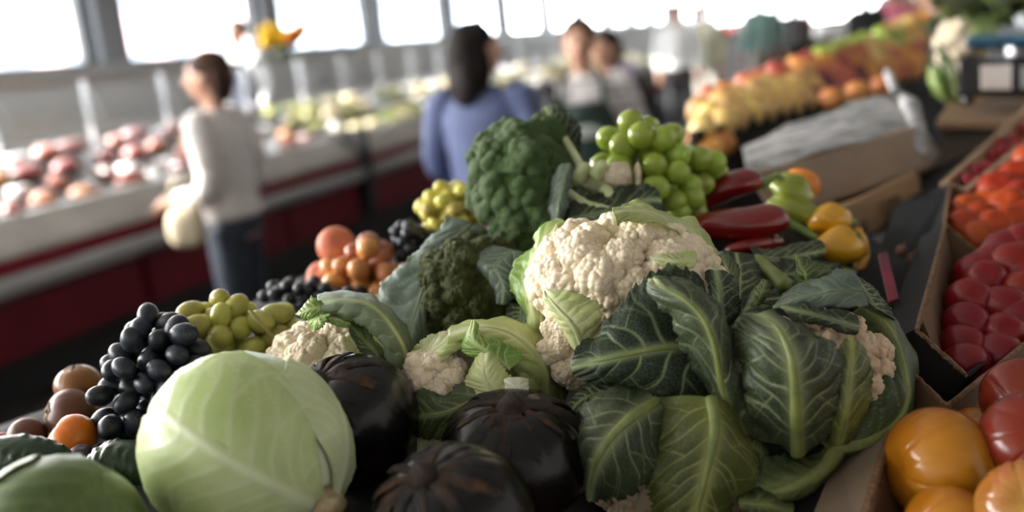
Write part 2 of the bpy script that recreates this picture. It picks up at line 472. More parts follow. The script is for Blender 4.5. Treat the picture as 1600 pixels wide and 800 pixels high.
# ------------------------------------------------------------------ the hall
B0 = hit(0, 465, .6); B1 = hit(660, 245, .6)
AD = norm((B1-B0)*[1, 1, 0]); AN = np.array([-AD[1], AD[0], 0])      # along the counter / away from the aisle
def CW(s, t, z): return B0*[1, 1, 0]+AD*s+AN*t+np.array([0, 0, z])
AX = np.stack([AD, AN, np.array([0, 0, 1.0])], 1)
m_floor = mat('floor_tile', (.028, .026, .025), (.05, .046, .043), 3, .75, spec=.15, world=True)
m_wall = mat('wall_paint', (.72, .72, .71), (.78, .77, .76), 2, .7, world=True)
m_frame = mat('window_frame_paint', (.045, .05, .058), None, rough=.5)
m_silver = mat('brushed_steel', (.45, .45, .46), (.52, .52, .53), 30, .35, metallic=.7)
m_ceil = mat('ceiling_paint', (.5, .49, .47), (.56, .55, .53), 2, .8, world=True)
def sbox(name, s0, s1, t0, t1, z0, z1, m, parent=None):
    V, F = boxvf(CW((s0+s1)/2, (t0+t1)/2, (z0+z1)/2), (s1-s0, t1-t0, z1-z0), AX)
    return obj(name, V, F, m, parent, False)
SL0, SL1 = -9.0, 46.0; TW = 3.2
structure(sbox('floor', SL0, SL1, -9.5, TW+.2, -.1, 0, m_floor))
# wall with the long window band behind the counter
structure(sbox('wall_left', SL0, SL1, TW, TW+.2, 0, 1.74, m_wall))
structure(sbox('wall_left_upper', SL0, SL1, TW, TW+.2, 3.7, 4.6, m_wall))
structure(sbox('wall_right', SL0, SL1, -9.7, -9.5, 0, 4.6, m_wall))
structure(sbox('wall_front', SL0-.2, SL0, -9.7, TW+.2, 0, 4.6, m_wall))
structure(sbox('wall_back', SL1, SL1+.2, -9.7, TW+.2, 0, 1.0, m_wall))
structure(sbox('wall_back_upper', SL1, SL1+.2, -9.7, TW+.2, 3.6, 4.6, m_wall))
structure(sbox('trim_1', SL0, SL1, TW-.16, TW+.02, 1.70, 1.78, mat('sill_grey', (.38, .39, .4), None, rough=.45)))
# closed roof: daylight enters by the windows only
structure(sbox('ceiling', SL0, SL1, -9.6, 2.9, 4.6, 4.7, m_ceil))
structure(sbox('ceiling_strip', SL0, SL1, 2.9, TW+.2, 4.6, 4.7, m_ceil))
posts = []
for i in range(18):
    k = 4.75+(i-4)*2.9
    posts.append(k)
def window_row(n, s0, s1, t, z0, z1):
    r = bpy.data.objects.new('window_%d' % n, None); COL.objects.link(r); r.location = CW((s0+s1)/2, t, z0); structure(r)
    for a, b, c, d in ((s0, s0+.12, z0, z1), (s1-.12, s1, z0, z1), (s0, s1, z0, z0+.05), (s0, s1, z1-.08, z1)):
        V, F = boxvf(CW((a+b)/2, t, (c+d)/2), (b-a, .1, d-c), AX); obj('window_frame', V, F, m_frame, r, False)
    V, F = boxvf(CW((s0+s1)/2, t, (z0+z1)/2), (s1-s0-.2, .008, z1-z0-.1), AX)
    obj('pane', V, F, m_glass, r, False)
    return r
def clear_glass(name, tint=(1, 1, 1), refl=.08, rough=0.02, fac=None):
    m = bpy.data.materials.new(name); m.use_nodes = True; nt = m.node_tree; N = nt.nodes; L = nt.links
    for n_ in list(N):
        if n_.type == 'BSDF_PRINCIPLED': N.remove(n_)
    o = N['Material Output']; a = N.new('ShaderNodeBsdfTransparent'); a.inputs[0].default_value = (*tint, 1)
    g = N.new('ShaderNodeBsdfGlossy'); g.inputs['Roughness'].default_value = rough
    mx = N.new('ShaderNodeMixShader')
    if fac is None:
        lw = N.new('ShaderNodeFresnel'); lw.inputs[0].default_value = 1.45; L.new(lw.outputs[0], mx.inputs[0])
    else: mx.inputs[0].default_value = fac
    L.new(a.outputs[0], mx.inputs[1]); L.new(g.outputs[0], mx.inputs[2]); L.new(mx.outputs[0], o.inputs[0])
    return m
m_glass = clear_glass('window_glass', fac=.05)
for i in range(len(posts)-1): window_row(i+1, posts[i]+.2, posts[i+1]-.2, TW+.1, 1.76, 3.7)
for i, k in enumerate(posts): structure(sbox('trim_%d' % (i+2), k-.2, k+.2, TW-.04, TW+.2, 1.76, 3.7, mat('post_grey', (.2, .21, .23), None, rough=.5)))

structure(sbox('floor_platform', SL0, SL1, 1.35, TW-.1, 0, .3, m_floor))
# the street outside the windows
o = sbox('street', SL0-10, SL1+20, TW+.3, 40, -.2, -.1, mat('street_paving', (.5, .49, .47), (.6, .58, .55), 2, .8, world=True)); structure(o)
for nm, s0, s1, t0, h, c_ in (('pale yellow', -4, 16, 22, 7, (.85, .8, .55)), ('pale pink', 18, 34, 20, 6, (.85, .62, .62)), ('pale blue grey', 36, 60, 22, 8, (.62, .7, .78))):
    r = thing('street_building', nm+' building across the street outside the windows', 'building', CW((s0+s1)/2, t0+2, -.1))
    pm = mat('facade_'+nm.replace(' ', '_'), c_, None, rough=.8)
    V, F = boxvf(CW((s0+s1)/2, t0+2, h/2-.1), (s1-s0, 4, h), AX); obj('facade', V, F, pm, r, False)
    k = s0+1.2
    while k < s1-1.5:
        for z in (1.2, 4.2):
            V, F = boxvf(CW(k+.6, t0, z+.8), (1.2, .1, 1.5), AX); obj('window', V, F, mat('street_glass', (.25, .3, .36), None, rough=.2), r, False)
        k += 2.6
V, F = boxvf(CW(4.75+.42, TW+.6, 2.4), (.12, .03, 1.7), AX); o = obj('banner', V, F, mat('banner_pink', (.9, .25, .35), None, rough=.6), None, False)
tag(o, 'pink red banner hanging outside the window next to the grey post', 'banner')
# ---- serve-over counters
m_red = mat('counter_red', (.10, .004, .010), (.13, .006, .013), 2, .55, spec=.25, world=True)
m_redstripe = mat('stripe_red', (.18, .008, .016), None, rough=.5, spec=.3)
m_bump = mat('bumper_grey', (.26, .26, .27), None, rough=.4)
m_lip = mat('counter_lip', (.30, .285, .265), (.38, .36, .335), 3, .35, world=True)
m_dark = mat('kick_dark', (.012, .012, .013), None, rough=.6)
m_deck = mat('deck_steel', (.10, .10, .10), (.16, .155, .15), 5, .3, metallic=.3, world=True)
m_case = clear_glass('case_glass', (.96, .98, 1), fac=.35, rough=.25)
def panelst(name, prof, s0, s1, m, parent, th=None):
    """extrude an open (t,z) profile along s"""
    V = []; n = len(prof)
    for s in (s0, s1):
        for t, z in prof: V.append(CW(s, t, z))
    F = [(i, i+1, n+i+1, n+i) for i in range(n-1)]
    o = obj(name, V, F, m, parent, False)
    if th: solid(o, th)
    return o
def pbox(name, s0, s1, t0, t1, z0, z1, m, parent):
    V, F = boxvf(CW((s0+s1)/2, (t0+t1)/2, (z0+z1)/2), (s1-s0, t1-t0, z1-z0), AX); return obj(name, V, F, m, parent, False)
sj = float(np.dot(hit(573, 275, .6)-B0, AD))       # joint between two counters
counters = [(-3.6, sj-.05, 'white lipped red display counter of meats behind the woman in the pale jacket'),
            (sj+.05, sj+6.0, 'red display counter of cheeses and greens behind the woman in the blue shirt'),
            (sj+6.1, sj+13.0, 'distant red display counter far down the aisle')]
for s0, s1, lb in counters:
    r = thing('display_counter', lb, 'counter', CW((s0+s1)/2, .5, 0))
    pbox('kick_plate', s0, s1, .22, 1.0, 0, .3, m_dark, r)
    k = s0
    while k < s1-.1:
        e = min(k+1.55, s1); pbox('front_panel', k+.03, e-.03, .04, .10, .27, .58, m_red, r); k = e
    pbox('body', s0, s1, .10, 1.1, .28, .74, m_dark, r)
    V, F = tube([CW(s0, .0, .63), CW(s1, .0, .63)], .055, 14, 2); obj('bumper', V, F, m_bump, r)
    panelst('stripe', [(.02, .69), (.02, .765)], s0, s1, m_redstripe, r, .02)
    panelst('lip', [(.0, .765), (.02, .80), (.17, .93), (.22, .94)], s0, s1, m_lip, r, .02)
    panelst('deck', [(.22, .90), (.6, 1.0), (1.0, 1.18), (1.08, 1.2)], s0, s1, m_deck, r, .02)
    pbox('back_wall', s0, s1, 1.06, 1.12, .7, 1.22, m_deck, r)
    for q, z in ((1.12, 1.52),):
        pbox('top_rail', s0, s1, .93, 1.0, 1.6, 1.64, m_silver, r)
    k = s0
    while k < s1-.1:
        e = min(k+.78, s1)
        panelst('glass_lid', [(.97, 1.6), (.9, 1.45), (.86, 1.31)], k+.02, e-.02, m_case, r, .006)
        pbox('lid_post', e-.012, e+.012, .95, .99, 1.1, 1.6, m_silver, r); k = e
pbx = sbox('counter_joint', sj-.05, sj+.05, -.06, .6, .3, .99, m_dark)
tag(pbx, 'black upright end post between the two red display counters', 'post')
# ---- goods in the counters
def lump(D, seed): return 1+.16*vnoise(D, 2.2, seed, 2)
kinds = {
 'ham': (mat('ham_brown', (.30, .085, .025), (.45, .18, .07), 20, .3, vary=.45), 'smoked brown ham joint laid out on the meat counter deck', 'meat'),
 'meat_cut': (mat('meat_red', (.22, .045, .035), (.42, .14, .10), 25, .3, vary=.45), 'raw pink red cut of meat lying on the meat counter deck', 'meat'),
 'packet': (mat('packet_white', (.85, .84, .82), (.95, .94, .92), 10, .25, vary=.1), 'white wrapped food packet lying on a counter deck', 'packet'),
 'sausage': (mat('sausage_dark', (.10, .03, .025), (.2, .07, .05), 25, .35, vary=.3), 'dark cured sausage lying on the meat counter deck', 'sausage'),
 'cheese': (mat('cheese_yellow', (.8, .66, .35), (.88, .78, .5), 12, .4, vary=.15), 'pale yellow cheese wheel on the second counter deck', 'cheese'),
 'salad': (mat('salad_green', (.22, .27, .08), (.45, .42, .15), 18, .45, vary=.3), 'green leafy salad tub on the second counter deck', 'salad'),
}
proto = {}
for k, (m_, lb, ct) in kinds.items():
    for q in range(2):
        D, F = ico(3)
        if k == 'sausage': V = D*np.array([.14, .06, .055])*lump(D, q)[:, None]
        elif k == 'packet':
            V = np.sign(D)*np.abs(D)**.45*np.array([.085, .06, .035]); V += vnoise(V, 60, q, 2)[:, None]*.003
        elif k == 'cheese': V = np.column_stack([D[:, :2]*np.array([.1, .1]), np.sign(D[:, 2])*np.abs(D[:, 2])**.4*.05]); V[:, :2] /= (np.abs(D[:, :2]).max(1)**.0)[:, None]
        elif k == 'salad': V = D*np.array([.11, .09, .05])*(1+.25*vnoise(D, 7, q, 2))[:, None]
        else: V = D*np.array([.12, .085, .06])*lump(D, q+11)[:, None]
        V[:, 2] = np.maximum(V[:, 2], -.6*np.abs(V[:, 2]).max())
        V[:, 2] -= V[:, 2].min(); proto[k, q] = make_mesh(k, V, F, m_)
def deckz(t): return float(np.interp(t, [.22, .6, 1.0], [.90, 1.0, 1.18]))+.012
g = np.random.default_rng(3)
for ci, (s0, s1, lb) in enumerate(counters):
    s = s0+.15
    row = 0
    while s < min(s1, 19)-.1:
        for t in (.32, .52, .72, .92):
            if ci == 0: k = g.choice(['ham', 'meat_cut', 'sausage', 'packet', 'packet', 'meat_cut', 'sausage', 'sausage'])
            else: k = g.choice(['cheese', 'packet', 'salad', 'cheese', 'salad', 'packet', 'cheese'])
            m_, lbl, ct = kinds[k]
            q = int(g.integers(2)); tt = t+g.uniform(-.03, .03); sz = g.uniform(.72, .98)
            a = g.uniform(-.4, .4)+math.atan2(AN[1], AN[0])
            o = inst(str(k), proto[k, q], None, CW(s+g.uniform(-.07, .07), tt, deckz(tt)), Matrix.Rotation(a, 3, 'Z'), sz)
            where = ('meat counter', 'cheese counter', 'distant counter')[ci]; lbl = lbl.replace('a counter deck', 'the %s deck' % where).replace('second counter', where)
            tag(o, lbl, ct, {'packet': 'wrapped packets on the %s' % where, 'cheese': 'cheeses on the %s' % where, 'salad': 'salads on the %s' % where}.get(k, '%ss laid out on the counter' % k.replace('_', ' ')))
        s += .30 if ci == 0 else .34
# ------------------------------------------------------------------ produce materials
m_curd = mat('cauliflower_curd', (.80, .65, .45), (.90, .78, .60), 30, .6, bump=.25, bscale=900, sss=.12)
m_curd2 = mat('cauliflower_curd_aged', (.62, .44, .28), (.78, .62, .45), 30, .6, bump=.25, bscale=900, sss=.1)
m_core = mat('curd_core', (.6, .5, .33), None, rough=.7)
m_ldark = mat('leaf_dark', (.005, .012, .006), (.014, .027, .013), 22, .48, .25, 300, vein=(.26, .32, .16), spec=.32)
m_lblue = mat('leaf_bluegreen', (.055, .082, .062), (.11, .145, .112), 18, .5, .25, 260, vein=(.21, .26, .17), spec=.4)
m_lgrey = mat('leaf_grey_green', (.016, .027, .012), (.042, .060, .027), 20, .45, .3, 300, vein=(.34, .38, .20), spec=.35)
m_lgreen = mat('leaf_green', (.022, .040, .010), (.05, .080, .020), 20, .42, .25, 300, vein=(.20, .23, .08), spec=.4)
m_lyel = mat('leaf_yellowgreen', (.045, .062, .010), (.095, .112, .022), 20, .42, .25, 280, vein=(.32, .33, .11), spec=.4)
m_lbright = mat('leaf_bright_green', (.10, .20, .025), (.20, .32, .06), 24, .4, .2, 280, vein=(.5, .6, .25), spec=.4)
m_lpale = mat('leaf_pale_green', (.30, .37, .10), (.50, .54, .22), 14, .4, .15, 260, vein=(.64, .67, .40), spec=.4)
m_rib = mat('rib_pale', (.15, .19, .05), (.25, .28, .09), 40, .4, .15, 200)
m_rib2 = mat('rib_cream', (.38, .44, .16), (.52, .56, .28), 40, .4, .15, 200)
m_ribdull = mat('rib_dull', (.08, .11, .05), (.14, .17, .08), 40, .4)
m_broc = mat('broccoli_dark', (.022, .060, .008), (.080, .152, .024), 60, .65, bump=.7, bscale=1100)
m_broc2 = mat('broccoli_olive', (.048, .075, .012), (.17, .19, .036), 45, .65, bump=1.0, bscale=700)
m_bstem = mat('broccoli_stem', (.42, .48, .22), (.60, .64, .38), 30, .5, .2, 200)
m_bcut = mat('broccoli_cut', (.50, .40, .28), (.68, .60, .45), 60, .7, .3)

m_lhood = mat('leaf_hood', (.11, .15, .085), (.19, .235, .14), 18, .5, .2, 260, vein=(.34, .40, .24), spec=.4)
def fl_set(prefix, m, n, **k): return [floret_mesh(prefix+str(i), m, seed=i*13+5, **k) for i in range(n)]
FL_C = fl_set('floret', m_curd, 4, sub=5, n1=10, r1=.43, n2=13, r2=.19)
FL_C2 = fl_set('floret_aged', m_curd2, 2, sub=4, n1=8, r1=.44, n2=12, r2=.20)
FL_S = fl_set('floret_small', m_curd, 3, sub=5, n1=12, r1=.42, n2=18, r2=.20)
FL_B = fl_set('floret_broccoli', m_broc, 4, sub=5, n1=7, r1=.44, n2=12, r2=.27, fine=.012)
FL_B2 = fl_set('floret_olive', m_broc2, 3, sub=5, n1=10, r1=.46, n2=34, r2=.115, fine=.03)

CA = np.stack([RT, UP, -FW], 1)          # camera-aligned axes: x right, y up, z towards the viewer
def curd(root, px, py, d, rx, ry, rz, fls, n, fs, keep=lambda D: D[:, 2] > -.45, axes=None):
    A = CA if axes is None else axes
    c = P(px, py, d); rad = np.array([S(rx, d), S(ry, d), S(rz, d)])
    D = fib(n, .06); D = D[keep(D)]
    blob('curd', c, A, rad*.86, None, m_core, root, 3)
    florets(root, fls, c, A, rad, D, S(fs, d), jit=.2)
    return c, rad

# ---- big cauliflower in the middle
c = P(985, 455, 1.12)
big = thing('cauliflower', 'large cream cauliflower with wide open curd and a pale yellow-green leaf tip on its crown', 'cauliflower', (c[0], c[1], c[2]-.11)); base(c, .11)
curd(big, 974, 440, 1.12, 136, 88, 104, FL_C, 54, 38)
curd(big, 893, 545, 1.08, 46, 54, 48, FL_C, 20, 24)
leaf(big, [[(828, 518, 1.16), (838, 524, 1.15), (848, 520, 1.14)], [(802, 462, 1.17), (822, 466, 1.14), (840, 470, 1.14)], [(812, 432, 1.17), (832, 426, 1.14), (850, 430, 1.14)],
           [(816, 405, 1.17), (840, 392, 1.15), (860, 400, 1.15)], [(836, 363, 1.17), (858, 358, 1.15), (876, 374, 1.16)], (880, 344, 1.16)], m_lbright, m_rib2, rib=.004, seed=1, ruffle=.009)
leaf(big, [[(838, 522, 1.14), (846, 526, 1.13), (856, 520, 1.12)], [(820, 470, 1.15), (832, 470, 1.12), (846, 470, 1.12)],
           [(828, 415, 1.15), (842, 410, 1.13), (860, 412, 1.13)], (870, 350, 1.14)], m_lpale, m_rib2, rib=.005, seed=2, ruffle=.005)
leaf(big, [[(1140, 440, 1.13), (1129, 446, 1.11), (1116, 440, 1.09)], [(1114, 383, 1.14), (1107, 392, 1.11), (1093, 396, 1.09)], [(1077, 347, 1.14), (1067, 356, 1.11), (1052, 364, 1.08)],
           [(1022, 323, 1.13), (1016, 333, 1.09), (1010, 350, 1.07)], [(982, 316, 1.11), (980, 327, 1.07), (984, 346, 1.06)], [(958, 322, 1.09), (957, 332, 1.06), (963, 348, 1.06)]], m_lpale, m_rib2, rib=.003, seed=3, ruffle=.006)
leaf(big, [[(897, 546, 1.015), (910, 541, 1.01), (926, 528, 1.01)], [(876, 514, 1.015), (896, 509, 1.0), (938, 496, 1.005)], [(861, 490, 1.02), (876, 487, 1.005), (932, 472, 1.01)],
           [(852, 470, 1.025), (860, 468, 1.015), (903, 460, 1.015)], (852, 455, 1.03)], m_lpale, m_rib2, rib=.0038, seed=4, ruffle=.003, sweep=.15)
leaf(big, [[(1085, 393, 1.035), (1088, 405, 1.03), (1084, 420, 1.02)], [(1050, 396, 1.03), (1052, 408, 1.02), (1045, 420, 1.02)], (1016, 402, 1.025)], m_lpale, m_rib2, rib=.0012, seed=5, ruffle=.001)
leaf(big, [[(1150, 470, 1.12), (1142, 480, 1.11), (1130, 480, 1.1)], [(1150, 430, 1.13), (1140, 435, 1.11), (1125, 432, 1.1)], [(1138, 395, 1.15), (1128, 400, 1.13), (1118, 398, 1.12)]], m_lgreen, m_rib2, rib=.004, seed=6)
# ---- leafy cauliflower on the right with its dark outer leaves
c = P(1285, 570, 1.04)
rc = thing('cauliflower', 'leafy cauliflower wrapped in big dark green leaves with only small curd patches showing', 'cauliflower', (c[0], c[1], c[2]-.1)); base(c, .09)
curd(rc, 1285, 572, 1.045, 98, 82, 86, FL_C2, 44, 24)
blob('stalk', P(1245, 660, 1.03), CA, (S(80, 1), S(42, 1), S(60, 1)), None, m_lgreen, rc, 3)
leaf(rc, [[(1095, 428, 1.01), (1112, 540, 1.0), (1118, 628, .99)], [(1035, 418, 1.01), (1042, 543, .975), (1078, 642, .985)], [(985, 455, 1.0), (985, 553, .97), (1010, 624, .98)],
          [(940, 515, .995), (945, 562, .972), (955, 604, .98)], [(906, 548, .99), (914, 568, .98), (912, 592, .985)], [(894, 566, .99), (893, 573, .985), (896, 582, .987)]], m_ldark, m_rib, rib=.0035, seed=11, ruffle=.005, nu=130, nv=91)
leaf(rc, [[(1135, 655, 1.0), (1165, 680, .975), (1235, 695, .97)], [(1108, 600, .985), (1130, 612, .95), (1185, 640, .97)], [(1072, 548, .97), (1119, 550, .935), (1156, 572, .96)],
          [(1052, 500, .965), (1100, 500, .93), (1142, 512, .955)], [(1028, 474, .965), (1066, 466, .935), (1110, 465, .96)], [(1015, 455, .97), (1030, 447, .95), (1065, 436, .97)], (1020, 437, .97)], m_lgrey, m_rib, rib=.0042, seed=12, ruffle=.006, nu=130, nv=81)
leaf(rc, [[(1232, 702, .985), (1247, 710, .97), (1262, 702, .985)], [(1193, 674, .965), (1245, 664, .93), (1304, 668, .96)], [(1163, 612, .95), (1242, 605, .915), (1324, 612, .95)],
          [(1150, 552, .95), (1235, 555, .912), (1314, 555, .95)], [(1148, 513, .955), (1213, 510, .925), (1262, 514, .955)], [(1158, 494, .965), (1184, 490, .945), (1212, 486, .96)]], m_lgrey, m_rib, rib=.0075, seed=13, ruffle=.004, nu=130, nv=91, nveins=8)
leaf(rc, [[(1298, 692, .97), (1310, 694, .96), (1320, 690, .965)], [(1296, 640, .955), (1322, 640, .94), (1356, 636, .955)], [(1304, 580, .955), (1328, 585, .942), (1364, 590, .96)],
          [(1316, 546, .965), (1331, 545, .95), (1348, 550, .965)], (1328, 524, .965)], m_lyel, m_rib, rib=.0026, seed=14, ruffle=.003)
leaf(rc, [[(1270, 690, .985), (1300, 704, .98), (1310, 712, 1.0)], [(1335, 638, 1.0), (1372, 685, .985), (1382, 695, 1.02)], [(1378, 585, 1.01), (1414, 640, 1.0), (1425, 648, 1.05)],
          [(1372, 560, 1.04), (1415, 580, 1.02), (1426, 578, 1.07)], [(1345, 528, 1.07), (1390, 513, 1.04), (1402, 503, 1.09)], [(1315, 505, 1.09), (1345, 478, 1.06), (1358, 466, 1.1)]], m_lgreen, m_rib, rib=.0062, seed=15, ruffle=.004, ribend=.98)
leaf(rc, [[(1330, 427, 1.05), (1348, 455, 1.02), (1352, 482, 1.0)], [(1300, 429, 1.05), (1305, 455, 1.0), (1312, 478, .99)], [(1265, 444, 1.04), (1266, 462, 1.0), (1266, 480, .99)],
          [(1235, 461, 1.03), (1235, 470, 1.0), (1232, 481, .99)], (1208, 482, 1.0)], m_lblue, m_ribdull, rib=.0025, seed=16, ruffle=.004)
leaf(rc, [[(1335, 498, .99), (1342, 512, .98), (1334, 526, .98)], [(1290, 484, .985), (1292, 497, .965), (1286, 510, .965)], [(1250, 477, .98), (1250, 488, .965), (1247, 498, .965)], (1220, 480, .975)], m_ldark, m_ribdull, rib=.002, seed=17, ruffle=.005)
leaf(rc, [[(1245, 450, 1.06), (1262, 455, 1.05), (1287, 442, 1.06)], [(1240, 430, 1.06), (1259, 430, 1.04), (1299, 426, 1.06)], [(1243, 413, 1.06), (1250, 414, 1.05), (1277, 414, 1.06)], (1244, 398, 1.06)], m_lgreen, m_rib, rib=.0018, seed=18, ruffle=.003)
leaf(rc, [[(1173, 474, 1.03), (1180, 478, 1.025), (1187, 472, 1.03)], [(1176, 456, 1.03), (1190, 457, 1.02), (1203, 459, 1.03)], [(1188, 438, 1.035), (1196, 437, 1.03), (1204, 443, 1.035)]], m_lgreen, m_rib, rib=.0014, seed=19, ruffle=.002)
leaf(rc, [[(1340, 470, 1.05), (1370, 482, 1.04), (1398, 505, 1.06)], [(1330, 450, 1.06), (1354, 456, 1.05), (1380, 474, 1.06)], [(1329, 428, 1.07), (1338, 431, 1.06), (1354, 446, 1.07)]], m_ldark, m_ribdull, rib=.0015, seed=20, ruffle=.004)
leaf(rc, [[(1300, 560, 1.09), (1340, 560, 1.10), (1380, 560, 1.08)], [(1295, 500, 1.1), (1340, 500, 1.12), (1390, 520, 1.09)], [(1290, 465, 1.08), (1330, 465, 1.1), (1365, 480, 1.08)]], m_lgrey, m_rib, rib=.002, seed=21, ruffle=.004)
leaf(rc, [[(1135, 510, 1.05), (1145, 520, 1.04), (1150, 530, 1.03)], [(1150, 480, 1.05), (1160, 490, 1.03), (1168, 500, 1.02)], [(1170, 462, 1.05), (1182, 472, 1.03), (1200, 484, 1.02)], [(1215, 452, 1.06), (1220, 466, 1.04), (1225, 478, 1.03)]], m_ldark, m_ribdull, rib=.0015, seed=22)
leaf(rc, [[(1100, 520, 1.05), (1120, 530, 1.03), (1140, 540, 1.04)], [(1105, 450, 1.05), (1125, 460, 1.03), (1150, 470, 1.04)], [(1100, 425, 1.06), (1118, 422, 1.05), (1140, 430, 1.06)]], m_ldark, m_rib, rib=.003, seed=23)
# ---- lower cauliflower, face down under its leaves
c = P(1050, 735, 1.02)
lc = thing('cauliflower', 'cauliflower lying under one grey and one yellow-green leaf, beside the star-capped eggplant', 'cauliflower', (c[0], c[1], c[2]-.085)); base(c, .08)
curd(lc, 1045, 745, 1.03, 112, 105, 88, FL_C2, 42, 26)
leaf(lc, [[(1000, 610, .985), (1026, 628, .965), (1034, 645, .97)], [(950, 610, .97), (990, 650, .935), (1028, 690, .95)], [(912, 652, .96), (957, 681, .925), (1022, 740, .94)],
          [(905, 692, .955), (935, 716, .925), (990, 768, .945)], [(911, 735, .955), (925, 749, .935), (948, 778, .955)], (920, 782, .96)], m_lgrey, m_rib, rib=.0062, seed=31, ruffle=.004, nu=130, nv=91)
leaf(lc, [[(1030, 622, .975), (1112, 622, .95), (1138, 638, .97)], [(1024, 680, .955), (1117, 670, .925), (1164, 690, .95)], [(1012, 742, .95), (1105, 730, .92), (1176, 745, .95)],
          [(1017, 792, .945), (1093, 785, .92), (1146, 790, .95)], [(1030, 845, .95), (1078, 845, .93), (1112, 842, .95)]], m_lyel, m_rib, rib=.0066, seed=32, ruffle=.003, nu=130, nv=91, nveins=7, ribend=1.0)
leaf(lc, [[(960, 598, 1.04), (957, 610, 1.03), (950, 628, 1.02)], [(915, 606, 1.04), (915, 622, 1.02), (915, 642, 1.01)], [(884, 640, 1.03), (889, 648, 1.02), (896, 656, 1.02)]], m_ldark, m_ribdull, rib=.0015, seed=33)
leaf(lc, [[(1300, 688, 1.0), (1316, 688, .99), (1328, 697, 1.0)], [(1268, 716, .99), (1290, 728, .97), (1300, 742, .985)], [(1232, 714, .985), (1250, 757, .955), (1257, 774, .97)],
          [(1195, 712, .985), (1205, 768, .955), (1207, 786, .97)], [(1160, 735, .98), (1162, 766, .965), (1165, 780, .97)]], m_lgreen, m_rib, rib=.0098, seed=34, ruffle=.003, ribend=1.0, nveins=5)
leaf(lc, [[(1140, 762, .96), (1155, 785, .945), (1150, 806, .95)], [(1195, 768, .96), (1200, 790, .94), (1190, 815, .95)], [(1236, 792, .96), (1238, 802, .95), (1230, 815, .95)]], m_lgreen, m_rib, rib=.004, seed=35)
leaf(lc, [[(1140, 640, .985), (1150, 690, .97), (1140, 760, .97)], [(1165, 650, .99), (1180, 700, .975), (1175, 755, .975)], [(1190, 690, 1.0), (1200, 715, .99), (1195, 745, .99)]], m_lgreen, m_rib, rib=.002, seed=36)
leaf(lc, [[(1220, 780, 1.0), (1245, 800, .99), (1240, 840, .99)], [(1255, 775, 1.01), (1275, 800, 1.0), (1270, 840, 1.0)], [(1290, 780, 1.02), (1300, 800, 1.01), (1300, 830, 1.01)]], m_ldark, m_ribdull, rib=.002, seed=37)
# ---- two small cauliflowers
c = P(530, 560, 1.14)
ca = thing('cauliflower', 'small cauliflower hooded by one arching leaf with a curly green leaflet at its tip', 'cauliflower', (c[0], c[1], c[2]-.075)); base(c, .075)
curd(ca, 512, 572, 1.13, 84, 58, 74, FL_S, 34, 31)
leaf(ca, [[(646, 612, 1.15), (633, 614, 1.09), (618, 622, 1.07)], [(646, 555, 1.15), (634, 558, 1.08), (606, 570, 1.06)], [(624, 503, 1.15), (612, 512, 1.07), (592, 532, 1.06)],
          [(580, 466, 1.14), (574, 475, 1.07), (566, 508, 1.06)], [(530, 460, 1.13), (528, 468, 1.07), (528, 498, 1.06)], [(497, 467, 1.11), (497, 476, 1.07), (500, 494, 1.065)]], m_lhood, m_rib2, rib=.0062, seed=41, ruffle=.003, nu=80, sweep=.1)
leaf(ca, [[(612, 600, 1.09), (602, 614, 1.07), (586, 616, 1.06)], [(604, 560, 1.08), (592, 562, 1.06), (578, 568, 1.05)], [(580, 520, 1.08), (570, 532, 1.06), (560, 548, 1.05)], [(545, 498, 1.08), (545, 508, 1.06), (545, 520, 1.055)]], m_lgreen, m_rib, rib=.002, seed=42)
leaf(ca, [[(512, 476, 1.07), (514, 485, 1.065), (510, 494, 1.06)], [(490, 466, 1.07), (490, 481, 1.06), (488, 496, 1.055)], [(472, 477, 1.07), (470, 488, 1.06), (474, 500, 1.06)], (461, 491, 1.065)], m_lbright, m_rib2, rib=.001, seed=43, ruffle=.005, serr=.2)
leaf(ca, [[(498, 490, 1.06), (507, 492, 1.055), (517, 492, 1.055)], [(481, 500, 1.06), (492, 502, 1.05), (504, 505, 1.05)], (490, 518, 1.055)], m_lbright, m_rib2, rib=.001, seed=44, ruffle=.004, serr=.2)
leaf(ca, [[(545, 500, 1.07), (548, 507, 1.06), (545, 514, 1.055)], [(525, 490, 1.07), (525, 499, 1.06), (522, 508, 1.055)], (505, 500, 1.06)], m_lbright, m_rib2, rib=.001, seed=45, ruffle=.004)
c = P(745, 590, 1.12)
cb = thing('cauliflower', 'small cauliflower half closed in pale green cut leaves behind the star-capped eggplant', 'cauliflower', (c[0], c[1], c[2]-.075)); base(c, .075)
curd(cb, 684, 598, 1.07, 52, 48, 50, FL_S, 26, 22)
curd(cb, 712, 552, 1.10, 34, 28, 34, FL_S, 16, 18)
blob('stalk', P(780, 590, 1.13), CA, (S(70, 1.1), S(62, 1.1), S(60, 1.1)), None, m_lpale, cb, 3)
leaf(cb, [[(878, 622, 1.11), (852, 644, 1.08), (818, 645, 1.06)], [(880, 580, 1.12), (852, 580, 1.06), (815, 602, 1.05)], [(852, 533, 1.13), (830, 545, 1.06), (800, 572, 1.05)], [(800, 506, 1.13), (790, 519, 1.06), (770, 552, 1.05)],
          [(750, 499, 1.12), (745, 511, 1.06), (735, 536, 1.05)], [(705, 509, 1.11), (700, 523, 1.06), (698, 540, 1.055)]], m_lpale, m_rib2, rib=.006, seed=51, ruffle=.003)
leaf(cb, [[(636, 578, 1.09), (638, 590, 1.06), (650, 598, 1.05)], [(652, 545, 1.09), (664, 560, 1.055), (682, 574, 1.045)], [(688, 517, 1.09), (700, 532, 1.055), (712, 547, 1.05)], [(730, 504, 1.1), (736, 515, 1.07), (742, 530, 1.06)]], m_lpale, m_rib2, rib=.003, seed=52, ruffle=.003)
